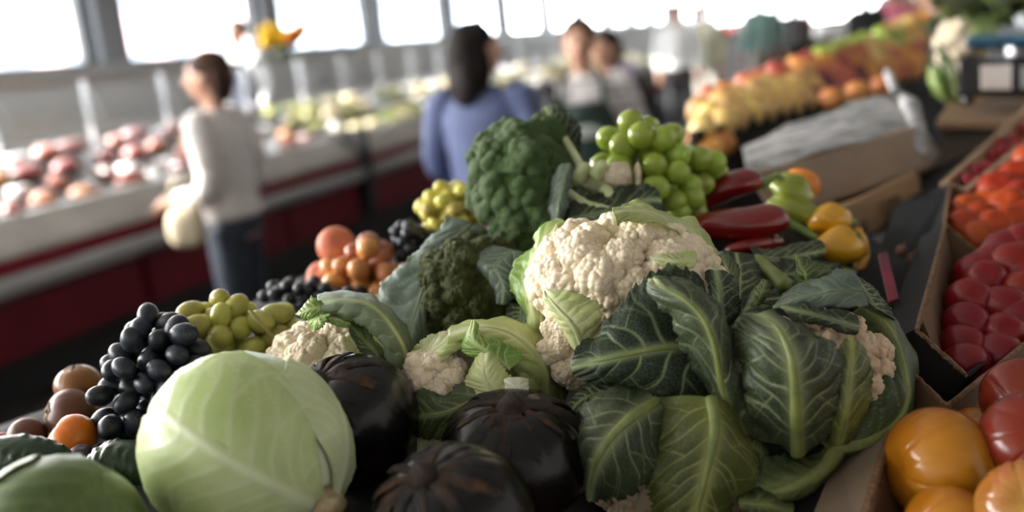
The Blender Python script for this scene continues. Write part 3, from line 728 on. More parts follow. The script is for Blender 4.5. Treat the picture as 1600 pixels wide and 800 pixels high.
leaf(cb, [[(772, 583, 1.04), (796, 577, 1.03), (818, 560, 1.04)], [(733, 554, 1.045), (760, 549, 1.03), (792, 540, 1.04)], [(723, 541, 1.05), (738, 531, 1.035), (754, 524, 1.045)], (740, 500, 1.05)], m_lbright, m_rib2, rib=.002, seed=53)
leaf(cb, [[(738, 612, 1.02), (776, 622, 1.005), (804, 596, 1.02)], [(726, 596, 1.03), (757, 587, 1.015), (784, 575, 1.025)], [(748, 555, 1.04), (758, 552, 1.03), (768, 556, 1.035)]], m_lpale, m_rib2, rib=.003, seed=54, ruffle=.002)
leaf(cb, [[(794, 634, 1.01), (810, 640, 1.0), (827, 632, 1.01)], [(788, 592, 1.01), (806, 589, 1.005), (824, 592, 1.01)]], mat('leaf_cream_cut', (.7, .7, .45), (.8, .8, .6), 12, .45, vein=(.8, .8, .6)), m_rib2, rib=.002, seed=55, ruffle=.001)
leaf(cb, [[(735, 602, 1.03), (765, 612, 1.015), (745, 655, 1.02)], [(690, 620, 1.03), (702, 642, 1.01), (700, 680, 1.02)], [(654, 618, 1.03), (658, 650, 1.015), (664, 685, 1.02)], [(638, 642, 1.03), (640, 660, 1.02), (644, 682, 1.03)]], m_lgreen, m_rib, rib=.002, seed=56, ruffle=.005)
leaf(cb, [[(648, 668, 1.04), (652, 690, 1.03), (650, 720, 1.03)], [(690, 662, 1.04), (692, 690, 1.03), (690, 720, 1.03)]], m_lpale, m_rib2, rib=.001, seed=57)
leaf(cb, [[(860, 640, 1.1), (880, 630, 1.09), (890, 600, 1.1)], [(842, 600, 1.12), (866, 590, 1.1), (878, 560, 1.11)], [(838, 570, 1.13), (850, 550, 1.12), (862, 530, 1.13)]], m_lgreen, m_rib, rib=.002, seed=58)
# ---- broccoli
c = P(815, 300, 1.36)
b1 = thing('broccoli', 'dark green broccoli lying on its side with a thick pale cut stem', 'broccoli', (c[0], c[1], c[2]-.1)); base(c, .1)
blob('heart', P(822, 288, 1.38), CA, (S(62, 1.38), S(80, 1.38), S(60, 1.38)), None, m_broc, b1, 3)
for (x, y, d, r) in [(775, 262, 1.33, 40), (812, 232, 1.34, 44), (845, 215, 1.36, 36), (862, 262, 1.32, 30), (823, 258, 1.30, 40), (785, 312, 1.30, 42), (808, 345, 1.29, 40), (760, 300, 1.34, 34), (838, 300, 1.29, 32),
                     (845, 345, 1.28, 36), (815, 378, 1.28, 30), (765, 240, 1.37, 34), (790, 222, 1.38, 36), (852, 385, 1.31, 26), (820, 310, 1.28, 34), (848, 240, 1.31, 26)]:
    p = P(x, y, d); n = norm(p-P(850, 295, 1.40)); inst('floret', FL_B[random.randrange(4)], b1, p-n*S(r, d)*.2, R3(frame(n, UP)), S(r*1.08, d))
V, F = tube([P(845, 278, 1.36), P(890, 282, 1.34), P(935, 288, 1.32), P(985, 280, 1.31)], [S(22, 1.3), S(27, 1.3), S(33, 1.3), S(29, 1.3)], 24, 40)
V = V+(vnoise(V, 75, 2, 2)[:, None]*.004); obj('stem', V, F, m_bstem, b1)
blob('cut_face', P(996, 276, 1.30), np.stack([FW, UP, RT], 1), (S(22, 1.3), S(22, 1.3), S(6, 1.3)), lambda D: 1+.1*vnoise(D, 5, 1), m_bcut, b1, 3)
blob('cut_stub', P(965, 272, 1.285), CA, (S(22, 1.3), S(18, 1.3), S(10, 1.3)), lambda D: 1+.12*vnoise(D, 4, 3), m_bcut, b1, 3)
for k, q in enumerate([[(930, 275, 1.29), (938, 262, 1.285), (942, 255, 1.28)], [(945, 298, 1.29), (955, 308, 1.28), (962, 314, 1.28)], [(905, 278, 1.30), (912, 264, 1.29), (916, 256, 1.29)]]):
    V, F = tube([P(*x) for x in q], [S(13, 1.3), S(11, 1.3), S(8, 1.3)], 12); obj('stub', V, F, m_bstem, b1)
for q, r in [([(915, 275, 1.31), (893, 235, 1.33), (872, 200, 1.36)], 8), ([(840, 262, 1.34), (870, 272, 1.33), (900, 282, 1.32)], 9), ([(885, 300, 1.29), (915, 318, 1.27), (960, 330, 1.26)], 8), ([(835, 330, 1.33), (868, 310, 1.32), (905, 292, 1.31)], 9)]:
    V, F = tube([P(*x) for x in q], [S(r, 1.3), S(r*.9, 1.3), S(r*.75, 1.3)], 10); obj('stalk', V, F, m_bstem, b1)
leaf(b1, [[(872, 262, 1.27), (886, 255, 1.26), (896, 262, 1.265)], [(862, 292, 1.265), (876, 295, 1.25), (889, 300, 1.255)], [(857, 332, 1.26), (868, 336, 1.245), (881, 342, 1.25)], [(862, 372, 1.25), (868, 376, 1.245), (874, 374, 1.25)]], m_lblue, m_ribdull, rib=.0015, seed=61)
leaf(b1, [[(905, 240, 1.36), (884, 245, 1.37), (868, 235, 1.38)], [(908, 205, 1.37), (878, 205, 1.37), (855, 202, 1.38)], [(885, 178, 1.38), (860, 182, 1.38), (836, 190, 1.39)], (850, 168, 1.39)], m_ldark, m_ribdull, rib=.002, seed=62, ruffle=.008)
leaf(b1, [[(895, 318, 1.27), (888, 345, 1.25), (900, 372, 1.23)], [(948, 300, 1.28), (950, 330, 1.25), (950, 356, 1.22)], [(1000, 288, 1.28), (1005, 315, 1.25), (1000, 342, 1.23)], [(1026, 294, 1.27), (1034, 315, 1.25), (1036, 338, 1.24)]], m_ldark, m_ribdull, rib=.003, seed=63, ruffle=.007)
leaf(b1, [[(885, 290, 1.30), (880, 310, 1.28), (885, 335, 1.26)], [(915, 300, 1.29), (915, 325, 1.27), (912, 350, 1.25)], [(935, 340, 1.26), (930, 355, 1.25), (925, 370, 1.24)]], m_ldark, m_ribdull, rib=.002, seed=64, ruffle=.007)
c = P(735, 455, 1.28)
b2 = thing('broccoli', 'olive green broccoli head with coarse buds between a big blue-green leaf and the cauliflowers', 'broccoli', (c[0], c[1], c[2]-.09)); base(c, .09)
cc = P(738, 462, 1.24); rad = np.array([S(82, 1.24), S(86, 1.24), S(64, 1.24)]); blob('heart', cc, CA, rad*.86, None, m_broc2, b2, 3)
D = fib(46, .08); florets(b2, FL_B2, cc, CA, rad, D[D[:, 2] > -.35], S(30, 1.24), jit=.25)
leaf(b2, [[(702, 345, 1.29), (738, 350, 1.27), (766, 362, 1.27)], [(670, 370, 1.26), (704, 380, 1.24), (720, 388, 1.245)], [(628, 413, 1.24), (673, 425, 1.215), (692, 428, 1.22)], [(595, 455, 1.23), (653, 475, 1.20), (670, 478, 1.21)],
          [(594, 487, 1.22), (643, 510, 1.195), (662, 522, 1.205)], [(622, 532, 1.21), (640, 538, 1.2), (656, 542, 1.205)]], m_lblue, m_ribdull, rib=.003, seed=65, ruffle=.006, nu=90)
leaf(b2, [[(768, 386, 1.21), (802, 390, 1.19), (826, 400, 1.19)], [(734, 403, 1.20), (774, 415, 1.18), (820, 432, 1.18)], [(763, 440, 1.19), (785, 445, 1.175), (810, 452, 1.18)], [(775, 472, 1.18), (782, 476, 1.175), (792, 472, 1.18)]], m_lblue, m_ribdull, rib=.0015, seed=66)
leaf(b2, [[(790, 470, 1.19), (815, 480, 1.18), (835, 500, 1.17)], [(795, 520, 1.18), (815, 525, 1.17), (838, 530, 1.16)]], m_ldark, m_ribdull, rib=.002, seed=67)
# ---- loose leaves between the cauliflowers and the peppers
o = thing('loose_leaf', 'flat grey-green leaf lying behind the big cauliflower below the red peppers', 'leaf', tuple(P(1155, 480, 1.2)))
leaf(o, [[(1118, 500, 1.19), (1150, 505, 1.18), (1185, 490, 1.18)], [(1118, 430, 1.22), (1156, 436, 1.2), (1196, 442, 1.21)], [(1122, 394, 1.24), (1150, 395, 1.23), (1188, 404, 1.24)]], m_lgrey, m_ribdull, rib=.001, seed=71, name='blade')
base(P(1155, 480, 1.2), .02)
o = thing('loose_leaf', 'folded grey leaf on a thick pale stalk below the yellow peppers', 'leaf', tuple(P(1220, 430, 1.25)))
leaf(o, [[(1172, 394, 1.27), (1180, 402, 1.26), (1190, 412, 1.25)], [(1220, 388, 1.28), (1220, 405, 1.26), (1216, 424, 1.25)], [(1272, 376, 1.29), (1265, 396, 1.27), (1255, 416, 1.26)], (1288, 392, 1.28)], m_lgrey, m_ribdull, rib=.002, seed=72, name='blade')
V, F = tube([P(1180, 405, 1.24), P(1205, 425, 1.22), P(1228, 448, 1.2)], [S(10, 1.2), S(12, 1.2), S(13, 1.2)], 10); obj('stalk', V, F, m_rib, o)
leaf(o, [[(1215, 410, 1.25), (1220, 430, 1.23), (1215, 455, 1.22)], [(1265, 405, 1.27), (1270, 425, 1.25), (1268, 445, 1.24)], [(1310, 410, 1.27), (1315, 425, 1.26), (1312, 440, 1.25)]], m_ldark, m_ribdull, rib=.001, seed=73, name='blade')
base(P(1220, 430, 1.25), .03)
# ---- eggplants
m_egg = mat('eggplant_skin', (.005, .004, .005), (.06, .026, .012), 11, .26, .3, 45, spec=.4, lo=.54, hi=.85)
m_cal = mat('eggplant_calyx', (.006, .004, .003), (.14, .055, .016), 30, .8, 1.0, 120, lo=.42, hi=.72, c3=(.035, .016, .008))
def egg(label, px, py, d, rpx, axis, flat=.85, seed=0, cr=.75, ag=None):
    c = P(px, py, d); r = S(rpx, d); A = frame(axis, RT); rad = (r, r*.97, r*flat)
    root = thing('eggplant', label, 'eggplant', (c[0], c[1], c[2]-r*.85)); base(c, r*.9)
    blob('flesh', c, A, rad, ribbed(9, .016, .12, .05, seed, .035), m_egg, root, 5)
    calyx(root, c, A, rad, m_cal, 5, cr*.95, .08, seed, .19, 1.008, .22, dent=.12, rag=.62, crumple=.03)
egg('round black eggplant with a brown star-shaped dry cap, behind the other two', 805, 712, .99, 120, camdir(-.05, .93, -.42), .82, 1, .78)
egg('round black eggplant wedged against the pale cabbage and the small hooded cauliflower', 545, 660, 1.02, 112, camdir(-.45, .75, -.5), .92, 2, .7)
egg('round black eggplant with brown scars, in front beside the cabbage stem', 705, 818, .87, 132, camdir(-.35, .8, -.5), .9, 3, .72)
# ---- cabbages
m_cab = mat('cabbage_pale', (.42, .52, .22), (.62, .68, .40), 9, .38, .12, 120, vein=(.72, .77, .55), sss=.06)
m_cab1 = mat('cabbage_pale2', (.38, .48, .16), (.56, .63, .32), 9, .38, .12, 120, vein=(.68, .74, .48), sss=.06)
m_cabd = mat('cabbage_green', (.06, .10, .018), (.12, .18, .04), 9, .4, .12, 120, vein=(.20, .26, .10))
m_cstem = mat('cabbage_stem', (.30, .20, .10), (.62, .52, .32), 60, .8, .6, 200)
c = P(385, 702, .92); ax = camdir(.80, -.42, -.43)
cabbage('cabbage', 'pale green-white cabbage head with its cut stem end turned to the eggplants', c, frame(ax, UP), (S(150, .9), S(150, .9), S(172, .9)), [m_cab, m_cab, m_cab1], m_rib2, m_cstem,
        [(.2, 1.25, 2.5, .0, 1), (2.3, 1.2, 2.4, .012, 2), (4.4, 1.2, 2.45, .02, 1), (1.2, 1.05, 2.2, .034, 2), (-.5, .75, 1.6, .046, 1)])
c = P(90, 862, .82)
cabbage('cabbage', 'dull green cabbage head with fine pale veins beside the bumpy cucumbers', c, frame(camdir(-.5, -.6, -.55), UP), (S(148, .82), S(140, .82), S(150, .82)), [m_cabd, m_cabd, m_cabd], m_rib, m_cstem,
        [(0, 1.25, 2.5, .0, 1), (2.1, 1.2, 2.4, .012, 1), (4.2, 1.2, 2.45, .02, 1), (1.0, 1.0, 2.3, .03, 1)])
# ---- bumpy cucumbers
m_cuc = mat('cucumber_skin', (.008, .022, .010), (.03, .06, .022), 40, .33, .3, 200)
def cuke(label, pts, r, seed):
    d = pts[0][2]; W = [P(*q) for q in pts]; c = np.mean(W, axis=0)
    V, F = tube(W, [S(x, d) for x in r], 40, 90)
    g2 = np.random.default_rng(seed); cen = V[g2.integers(0, len(V)-2, 90)]
    cl = crspline(np.array(W), 90); idx = np.minimum(np.arange(len(V))//40, 89); nn = V-cl[idx]; nn /= np.linalg.norm(nn, axis=1)[:, None]+1e-9
    amp = np.zeros(len(V))
    for q in cen: amp = np.maximum(amp, np.exp(-((V-q)**2).sum(1)/(.0035**2)))
    o = thing('cucumber', label, 'cucumber', (c[0], c[1], V[:, 2].min())); base(c, c[2]-V[:, 2].min())
    obj('skin', V+nn*(amp*.0022)[:, None], F, m_cuc, o)
    Vs, Fs = tube([W[-1], W[-1]+(W[-1]-W[-2])*.25], S(6, d), 8); obj('stem', Vs, Fs, m_ribdull, o)
cuke('dark bumpy cucumber lying under the bright orange persimmon', [(-40, 712, .98), (30, 715, .98), (80, 725, .98), (118, 745, .98)], [24, 36, 32, 14], 4)
cuke('dark bumpy cucumber poking out between the black grapes and the pale cabbage', [(135, 745, 1.02), (165, 726, 1.02), (205, 722, 1.02), (250, 735, 1.02)], [8, 30, 34, 28], 5)
# ---- fruit on the left
def fruit(name, label, cat, px, py, d, rpx, m, axis=None, flat=.9, ribs=5, amp=.02, dent=.15, cal=None, calr=.4, seed=0, group=None, stem=.12, lump=.025, sub=4):
    c = P(px, py, d); r = S(rpx, d); A = frame(axis if axis is not None else camdir(.1, .9, -.3), RT); rad = (r, r, r*flat)
    root = thing(name, label, cat, (c[0], c[1], c[2]-r*.9), group); base(c, r)
    blob('flesh', c, A, rad, ribbed(ribs, amp, dent, .06, seed, lump), m, root, sub)
    if cal is not None: calyx(root, c, A, rad, cal, 5, calr, stem, seed, .08, 1.02, .6, dent=dent)
    return root
m_pers = mat('persimmon_brown', (.20, .075, .02), (.36, .17, .05), 10, .35, .1)
m_fig = mat('fruit_brown', (.10, .035, .022), (.20, .085, .05), 10, .45, .1)
m_orng = mat('persimmon_orange', (.75, .16, .012), (.85, .24, .02), 6, .3)
m_calb = mat('calyx_dry', (.09, .05, .02), (.2, .12, .05), 40, .7, .4)
m_plum = mat('plum_dark', (.02, .012, .022), (.05, .03, .05), 12, .35)
m_redf = mat('fruit_red', (.35, .03, .03), (.5, .06, .04), 10, .35)
fruit('persimmon', 'amber brown persimmon on top of the fruit by the black grapes', 'persimmon', 122, 602, 1.27, 36, m_pers, camdir(-.2, .9, -.2), cal=m_calb, seed=1)
fruit('persimmon', 'dull purple-brown persimmon below the amber one', 'persimmon', 108, 648, 1.22, 40, m_fig, camdir(-.7, .2, -.5), cal=m_calb, seed=2)
fruit('persimmon', 'dark brown persimmon partly hidden, next to the red fruit', 'persimmon', 42, 682, 1.2, 30, m_fig, camdir(-.3, .3, .8), seed=3)
fruit('persimmon', 'bright orange persimmon beside the black grapes', 'persimmon', 112, 688, 1.1, 42, m_orng, camdir(-.75, .55, -.25), dent=.3, amp=.05, cal=m_calb, calr=.25, seed=4)
fruit('red_fruit', 'small red fruit just peeking above the bumpy cucumber', 'fruit', 4, 694, 1.2, 20, m_redf, seed=5)
fruit('plum', 'dark purple plum in front of the orange persimmon', 'plum', 128, 712, 1.06, 20, m_plum, seed=6)
fruit('plum', 'dark purple plum under the black grapes beside the bumpy cucumber', 'plum', 158, 712, 1.08, 22, m_plum, seed=7)
fruit('persimmon', 'small amber persimmon squeezed behind the black grapes', 'persimmon', 148, 645, 1.25, 22, m_pers, seed=8)
m_peach = mat('peach_skin', (.55, .10, .06), (.75, .30, .14), 8, .6, .1)
fruit('peach', 'pink red peach resting on the pink grapes', 'peach', 526, 384, 1.62, 31, m_peach, camdir(.3, .3, -.8), amp=.03, dent=.1, seed=9)
fruit('peach', 'orange pink peach below the red one, at the left of the pink grapes', 'peach', 503, 432, 1.60, 25, m_peach, camdir(-.3, .3, -.8), seed=10)
# ---- grapes
m_gblk = mat('grape_black', (.007, .009, .016), (.028, .034, .05), 5, .38, .1, 60, spec=.5, vary=.3)
m_gwht = mat('grape_white', (.36, .36, .06), (.52, .48, .13), 30, .3, sss=.15, vary=.2)
m_ggrn = mat('grape_green', (.25, .36, .03), (.38, .48, .07), 30, .22, sss=.15, vary=.2, coat=.2)
m_gpnk = mat('grape_pink', (.45, .09, .05), (.62, .30, .10), 25, .3, sss=.1, vary=.35)
m_gyel = mat('grape_yellow', (.50, .44, .07), (.66, .56, .14), 30, .35, sss=.1, vary=.2)
m_gst = mat('grape_stem', (.22, .20, .06), (.32, .28, .1), 30, .6)
bk = berry_mesh('grape_long', m_gblk, 1.3); bw = berry_mesh('grape_oval', m_gwht, 1.35)
bunch('grape_bunch', 'large-berried black grape bunch leaning on the pale cabbage', [(228, 580, 1.12, 62, 62, 50), (195, 640, 1.12, 42, 55, 40), (238, 512, 1.15, 30, 36, 28), (270, 560, 1.12, 44, 50, 40), (185, 575, 1.13, 22, 40, 30)], 17.5, bk, m_gst, el=1.25, n=105, pack=1.75)
bunch('grape_bunch', 'pale yellow-green oval grape bunch behind the small hooded cauliflower', [(360, 512, 1.22, 72, 46, 50), (430, 525, 1.24, 44, 40, 45), (310, 520, 1.22, 36, 38, 40)], 18, bw, m_gst, n=85, pack=1.75, stem=[(390, 485, 1.17), (412, 510, 1.165), (440, 545, 1.17)])
bs = berry_mesh('grape_small_black', m_gblk, 1.05)
bunch('grape_bunch', 'small-berried black grape bunch below the pink grapes', [(470, 462, 1.5, 58, 24, 45), (540, 470, 1.5, 40, 18, 40)], 10.5, bs, m_gst, n=110, pack=1.7)
bp = berry_mesh('grape_pink', m_gpnk, 1.1)
bunch('grape_bunch', 'pink and orange grape bunch under the peaches', [(572, 418, 1.55, 46, 42, 40), (610, 440, 1.53, 26, 34, 30), (540, 425, 1.56, 30, 26, 30)], 17, bp, m_gst, n=60, pack=1.6)
bunch('grape_bunch', 'small black grape bunch between the pink grapes and the yellow grapes', [(642, 380, 1.62, 32, 32, 40)], 10.5, bs, m_gst, n=60, pack=1.65)
by = berry_mesh('grape_yellow', m_gyel, 1.15)
bunch('grape_bunch', 'yellow grape bunch tucked behind the upper broccoli', [(708, 330, 1.62, 50, 42, 45)], 13, by, m_gst, n=75, pack=1.6)
bg_ = berry_mesh('grape_round_green', m_ggrn, 1.05)
bunch('grape_bunch', 'upright bunch of round bright green grapes behind the broccoli stem', [(1002, 235, 1.42, 56, 46, 48), (1040, 280, 1.40, 40, 42, 40), (975, 262, 1.42, 32, 30, 40)], 20, bg_, m_gst, n=70, pack=1.62)
bunch('grape_bunch', 'low bunch of round green grapes beside the twisted red pepper', [(1085, 268, 1.45, 46, 38, 45), (1060, 310, 1.42, 44, 34, 40)], 19, bg_, m_gst, n=60, pack=1.62)
# ---- peppers
m_rpep = mat('pepper_red', (.17, .004, .006), (.24, .008, .008), 8, .2, spec=.5, coat=.4)
m_ypep = mat('pepper_yellow', (.62, .30, .012), (.75, .40, .02), 8, .25, coat=.3)
m_gpep = mat('pepper_green', (.20, .25, .02), (.32, .36, .04), 10, .25, coat=.3)
m_pst = mat('pepper_stem', (.10, .16, .03), (.18, .26, .06), 30, .45)
pepper('red_pepper', 'long straight red pepper with a green stem, across the front of the pepper pile', [(1078, 355, 1.40), (1110, 352, 1.37), (1165, 352, 1.35), (1205, 345, 1.35), (1224, 345, 1.36)], [14, 27, 34, 31, 14], m_rpep, [(1218, 345, 1.35), (1245, 355, 1.34), (1275, 372, 1.33)], m_pst, .8, lob=.05)
pepper('red_pepper', 'twisted red pepper lying on top of the straight red one', [(1080, 335, 1.47), (1105, 312, 1.46), (1140, 292, 1.45), (1170, 285, 1.45), (1188, 290, 1.46)], [10, 20, 26, 24, 12], m_rpep, [(1180, 292, 1.45), (1196, 285, 1.44), (1210, 275, 1.44)], m_pst, .8, lob=.08)
pepper('red_pepper', 'red pepper tip sticking out below the straight red pepper', [(1135, 392, 1.34), (1160, 386, 1.33), (1190, 380, 1.34), (1215, 378, 1.36)], [8, 14, 16, 12], m_rpep, None, m_pst, .8)
pepper('green_pepper', 'wrinkled light green pepper beside the twisted red one', [(1215, 285, 1.52), (1240, 300, 1.5), (1262, 318, 1.5)], [20, 27, 16], m_gpep, [(1222, 285, 1.5), (1212, 272, 1.49)], m_pst, .9, lob=.14)
pepper('green_pepper', 'light green pepper lying under the wrinkled one', [(1205, 318, 1.5), (1235, 328, 1.48), (1265, 340, 1.48), (1280, 352, 1.49)], [14, 22, 22, 12], m_gpep, None, m_pst, .9, lob=.12)
pepper('green_pepper', 'small light green pepper at the foot of the yellow peppers', [(1290, 420, 1.4), (1312, 425, 1.4), (1335, 430, 1.41)], [8, 12, 8], m_gpep, None, m_pst, .9, lob=.1)
m_orange = mat('orange_peel', (.72, .22, .012), (.8, .28, .02), 40, .45, .4, 250)
fruit('orange', 'round orange sitting behind the wrinkled green pepper', 'orange', 1250, 290, 1.58, 31, m_orange, amp=0, dent=.05, seed=11)
pepper('yellow_pepper', 'upper yellow pepper leaning against the printed cardboard box', [(1272, 350, 1.47), (1298, 342, 1.45), (1325, 348, 1.45)], [18, 26, 16], m_ypep, [(1322, 348, 1.45), (1338, 345, 1.45)], m_pst, .95, lob=.08)
pepper('yellow_pepper', 'lower plump yellow pepper beside the leafy cauliflower', [(1285, 385, 1.43), (1312, 385, 1.4), (1342, 388, 1.42)], [18, 33, 18], m_ypep, [(1330, 378, 1.39), (1342, 366, 1.39)], m_pst, .95, lob=.1)
pepper('yellow_pepper', 'small yellow pepper pointing down between the yellow peppers and the dark flap', [(1338, 360, 1.46), (1346, 395, 1.44), (1338, 430, 1.42)], [10, 13, 6], m_ypep, None, m_pst, .9, lob=.05)
# ------------------------------------------------------------------ boxes of tomatoes on the right
m_card = mat('cardboard', (.11, .06, .03), (.16, .09, .046), 8, .75, .2, 120, world=True)
m_cardlt = mat('cardboard_light', (.20, .145, .095), (.26, .19, .13), 6, .75, .2, 100, world=True)
m_cardblk = mat('cardboard_black', (.010, .010, .010), (.02, .019, .018), 8, .75, .1, 100, spec=.2, world=True)
m_cardgry = mat('cardboard_grey', (.011, .0115, .013), (.02, .021, .023), 6, .7, .1, 100, spec=.15, world=True)
m_cut = mat('cardboard_edge', (.25, .14, .07), (.12, .06, .03), 160, .8, .8, 300, world=True)
m_wood = mat('crate_wood', (.26, .16, .09), (.36, .24, .15), 5, .65, .2, 60, stripes=(1, 1, 14), world=True)
def wallp(name, root, q, m, th=.005, edge=None):
    """cardboard wall from 4 pixel+depth corners (first two = top edge); corrugated cut edge along the top"""
    W = [P(*a) for a in q]; V, F = panel(W, th); o = obj(name, V, F, m, root, False)
    Ve, Fe = tube([W[0], W[1]], th*.62, 6, 24); Ve = Ve+vnoise(Ve, 900, 1, 1)[:, None]*.0008
    obj('cut_edge', Ve, Fe, edge or m_cut, o, False)
    return o
# box 1: the big heirloom tomatoes
c = P(1520, 760, .95)
x1 = thing('cardboard_box', 'brown cardboard box holding the big striped yellow and red tomatoes', 'box', (c[0], c[1], c[2]-.12))
wallp('wall', x1, [(1479, 636, 1.0), (1680, 475, 1.22), (1700, 640, 1.2), (1495, 800, 1.0)], m_card)
wallp('wall', x1, [(1416, 574, 1.06), (1484, 640, 1.0), (1500, 800, 1.0), (1395, 690, 1.07)], m_card)
wallp('flap', x1, [(1408, 582, 1.07), (1474, 648, 1.01), (1440, 715, 1.02), (1370, 650, 1.08)], m_card)
wallp('wall', x1, [(1398, 690, 1.0), (1350, 830, .86), (1400, 900, .88), (1440, 740, 1.02)], m_card)
V, F = panel([P(1440, 740, 1.03), P(1700, 600, 1.25), P(1760, 900, .95), P(1380, 930, .9)], .006); obj('bottom', V, F, m_card, x1, False)
# divider board between the cauliflowers and the tomatoes
o = thing('divider_board', 'pale cardboard divider standing between the cauliflowers and the striped tomatoes', 'board', tuple(P(1330, 850, .9)))
V, F = panel([P(1388, 676, .99), P(1343, 830, .85), P(1255, 850, .88), P(1310, 712, 1.02)], .004); obj('sheet', V, F, m_cardlt, o, False)
V, F = tube([P(1390, 677, .985), P(1368, 745, .915), P(1345, 830, .845)], .0045, 6, 30); V = V+vnoise(V, 500, 1, 1)[:, None]*.001; obj('cut_edge', V, F, m_cut, o, False)
m_hy = mat('heirloom_yellow', (.38, .10, .006), (.52, .24, .018), 5, .22, stripes=(1.2, 1.2, .25), lo=.3, hi=.7, c3=(.46, .17, .01), spec=.4, coat=.05)
m_hr = mat('heirloom_red', (.17, .014, .008), (.36, .10, .015), 4, .2, stripes=(1.2, 1.2, .3), lo=.35, hi=.72, c3=(.24, .03, .01), spec=.4, coat=.05)
fruit('heirloom_tomato', 'big ribbed golden yellow tomato against the brown box wall', 'tomato', 1470, 728, .93, 92, m_hy, camdir(-.93, -.05, -.15), .92, 11, .03, .2, None, .16, 1, sub=5)
fruit('heirloom_tomato', 'golden yellow tomato topped with orange, tucked behind the big ribbed one', 'tomato', 1525, 690, 1.0, 62, m_hy, camdir(-.3, .8, -.3), .8, 10, .03, .2, None, .2, 2, sub=5)
fruit('heirloom_tomato', 'golden yellow tomato below the big ribbed one in the brown box', 'tomato', 1480, 835, .86, 76, m_hy, camdir(-.8, .2, -.2), .85, 10, .03, .2, None, .16, 3, sub=5)
fruit('heirloom_tomato', 'smooth dark red tomato at the top of the brown box', 'tomato', 1600, 622, .98, 66, m_hr, camdir(.2, .3, .9), .9, 6, .03, .1, None, .2, 4, sub=5)
fruit('heirloom_tomato', 'red tomato with a green stem scar, between the smooth red and the streaked one', 'tomato', 1612, 692, .90, 80, m_hr, camdir(-.1, .45, -.85), .85, 9, .03, .2, m_calb, .18, 5, sub=5)
fruit('heirloom_tomato', 'yellow and red streaked tomato in front in the brown box', 'tomato', 1610, 800, .82, 82, mat('heirloom_streaked', (.36, .07, .01), (.52, .34, .07), 5, .2, stripes=(1.5, 1.5, .3), lo=.35, hi=.65, coat=.3), camdir(-.5, .5, -.7), .85, 10, .03, .2, None, .2, 6, sub=5)
# box 2: red plum tomatoes
x2 = thing('cardboard_box', 'black and brown cardboard box full of dark red plum tomatoes', 'box', tuple(P(1530, 600, 1.25)))
wallp('flap', x2, [(1432, 517, 1.10), (1477, 352, 1.42), (1440, 372, 1.46), (1375, 548, 1.12)], m_cardgry)
wallp('wall', x2, [(1432, 517, 1.10), (1511, 588, 1.08), (1478, 630, 1.10), (1376, 547, 1.125)], m_cardblk)
wallp('wall', x2, [(1511, 588, 1.08), (1680, 446, 1.36), (1690, 480, 1.40), (1478, 630, 1.10)], m_cardblk, edge=m_cardblk)
wallp('wall', x2, [(1477, 352, 1.42), (1548, 412, 1.38), (1545, 470, 1.40), (1460, 470, 1.42)], m_card)
wallp('wall', x2, [(1440, 505, 1.12), (1478, 365, 1.42), (1500, 470, 1.42), (1470, 585, 1.14)], m_card)
V, F = panel([P(1470, 590, 1.15), P(1500, 470, 1.45), P(1720, 420, 1.55), P(1690, 520, 1.36)], .005); obj('bottom', V, F, m_cardblk, x2, False)
m_tred = mat('tomato_red', (.19, .004, .006), (.26, .008, .009), 6, .32, coat=.05, spec=.35, vary=.15)
m_tor = mat('tomato_orange', (.34, .030, .005), (.44, .06, .007), 6, .32, coat=.05, spec=.35, vary=.15)
reds = [(1510, 565, 1.14), (1505, 538, 1.17), (1508, 505, 1.2), (1512, 468, 1.24), (1540, 440, 1.28), (1566, 520, 1.18), (1560, 550, 1.15), (1568, 478, 1.22), (1595, 498, 1.2), (1600, 455, 1.25), (1585, 410, 1.3),
        (1555, 410, 1.33), (1600, 425, 1.29), (1605, 380, 1.35), (1530, 425, 1.32), (1620, 520, 1.22), (1625, 470, 1.26), (1575, 390, 1.36), (1640, 440, 1.34), (1650, 490, 1.3), (1665, 410, 1.4), (1630, 400, 1.38), (1675, 455, 1.36)]
for i, (x, y, d) in enumerate(reds):
    fruit('plum_tomato', 'dark red plum tomato in the black and brown box', 'tomato', x, y+6, d, 38, m_tred, camdir(random.uniform(-.3, .9), random.uniform(-.2, .6), -.6), 1.15, 4, .03, .08, None, .2, i, 'red plum tomatoes', sub=3)
# box 3: orange tomatoes
x3 = thing('cardboard_box', 'dark cardboard box of orange-red tomatoes behind the plum tomatoes', 'box', tuple(P(1560, 400, 1.7)))
wallp('flap', x3, [(1472, 372, 1.48), (1485, 288, 1.75), (1455, 300, 1.8), (1400, 410, 1.52)], m_cardgry)
wallp('wall', x3, [(1485, 288, 1.75), (1525, 312, 1.72), (1520, 360, 1.72), (1478, 350, 1.75)], m_card)
wallp('wall', x3, [(1546, 404, 1.44), (1680, 280, 1.72), (1690, 330, 1.75), (1548, 432, 1.46)], m_cardblk, edge=m_cardblk)
V, F = panel([P(1480, 380, 1.55), P(1490, 330, 1.85), P(1720, 270, 1.95), P(1690, 380, 1.7)], .005); obj('bottom', V, F, m_cardblk, x3, False)
ors = [(1508, 352, 1.6), (1530, 372, 1.57), (1556, 352, 1.58), (1515, 328, 1.66), (1545, 320, 1.66), (1575, 318, 1.63), (1600, 305, 1.65), (1560, 292, 1.72), (1590, 275, 1.74), (1582, 345, 1.58), (1606, 335, 1.6), (1535, 340, 1.63), (1612, 250, 1.8), (1640, 290, 1.74), (1645, 320, 1.68), (1640, 250, 1.82), (1670, 300, 1.74)]
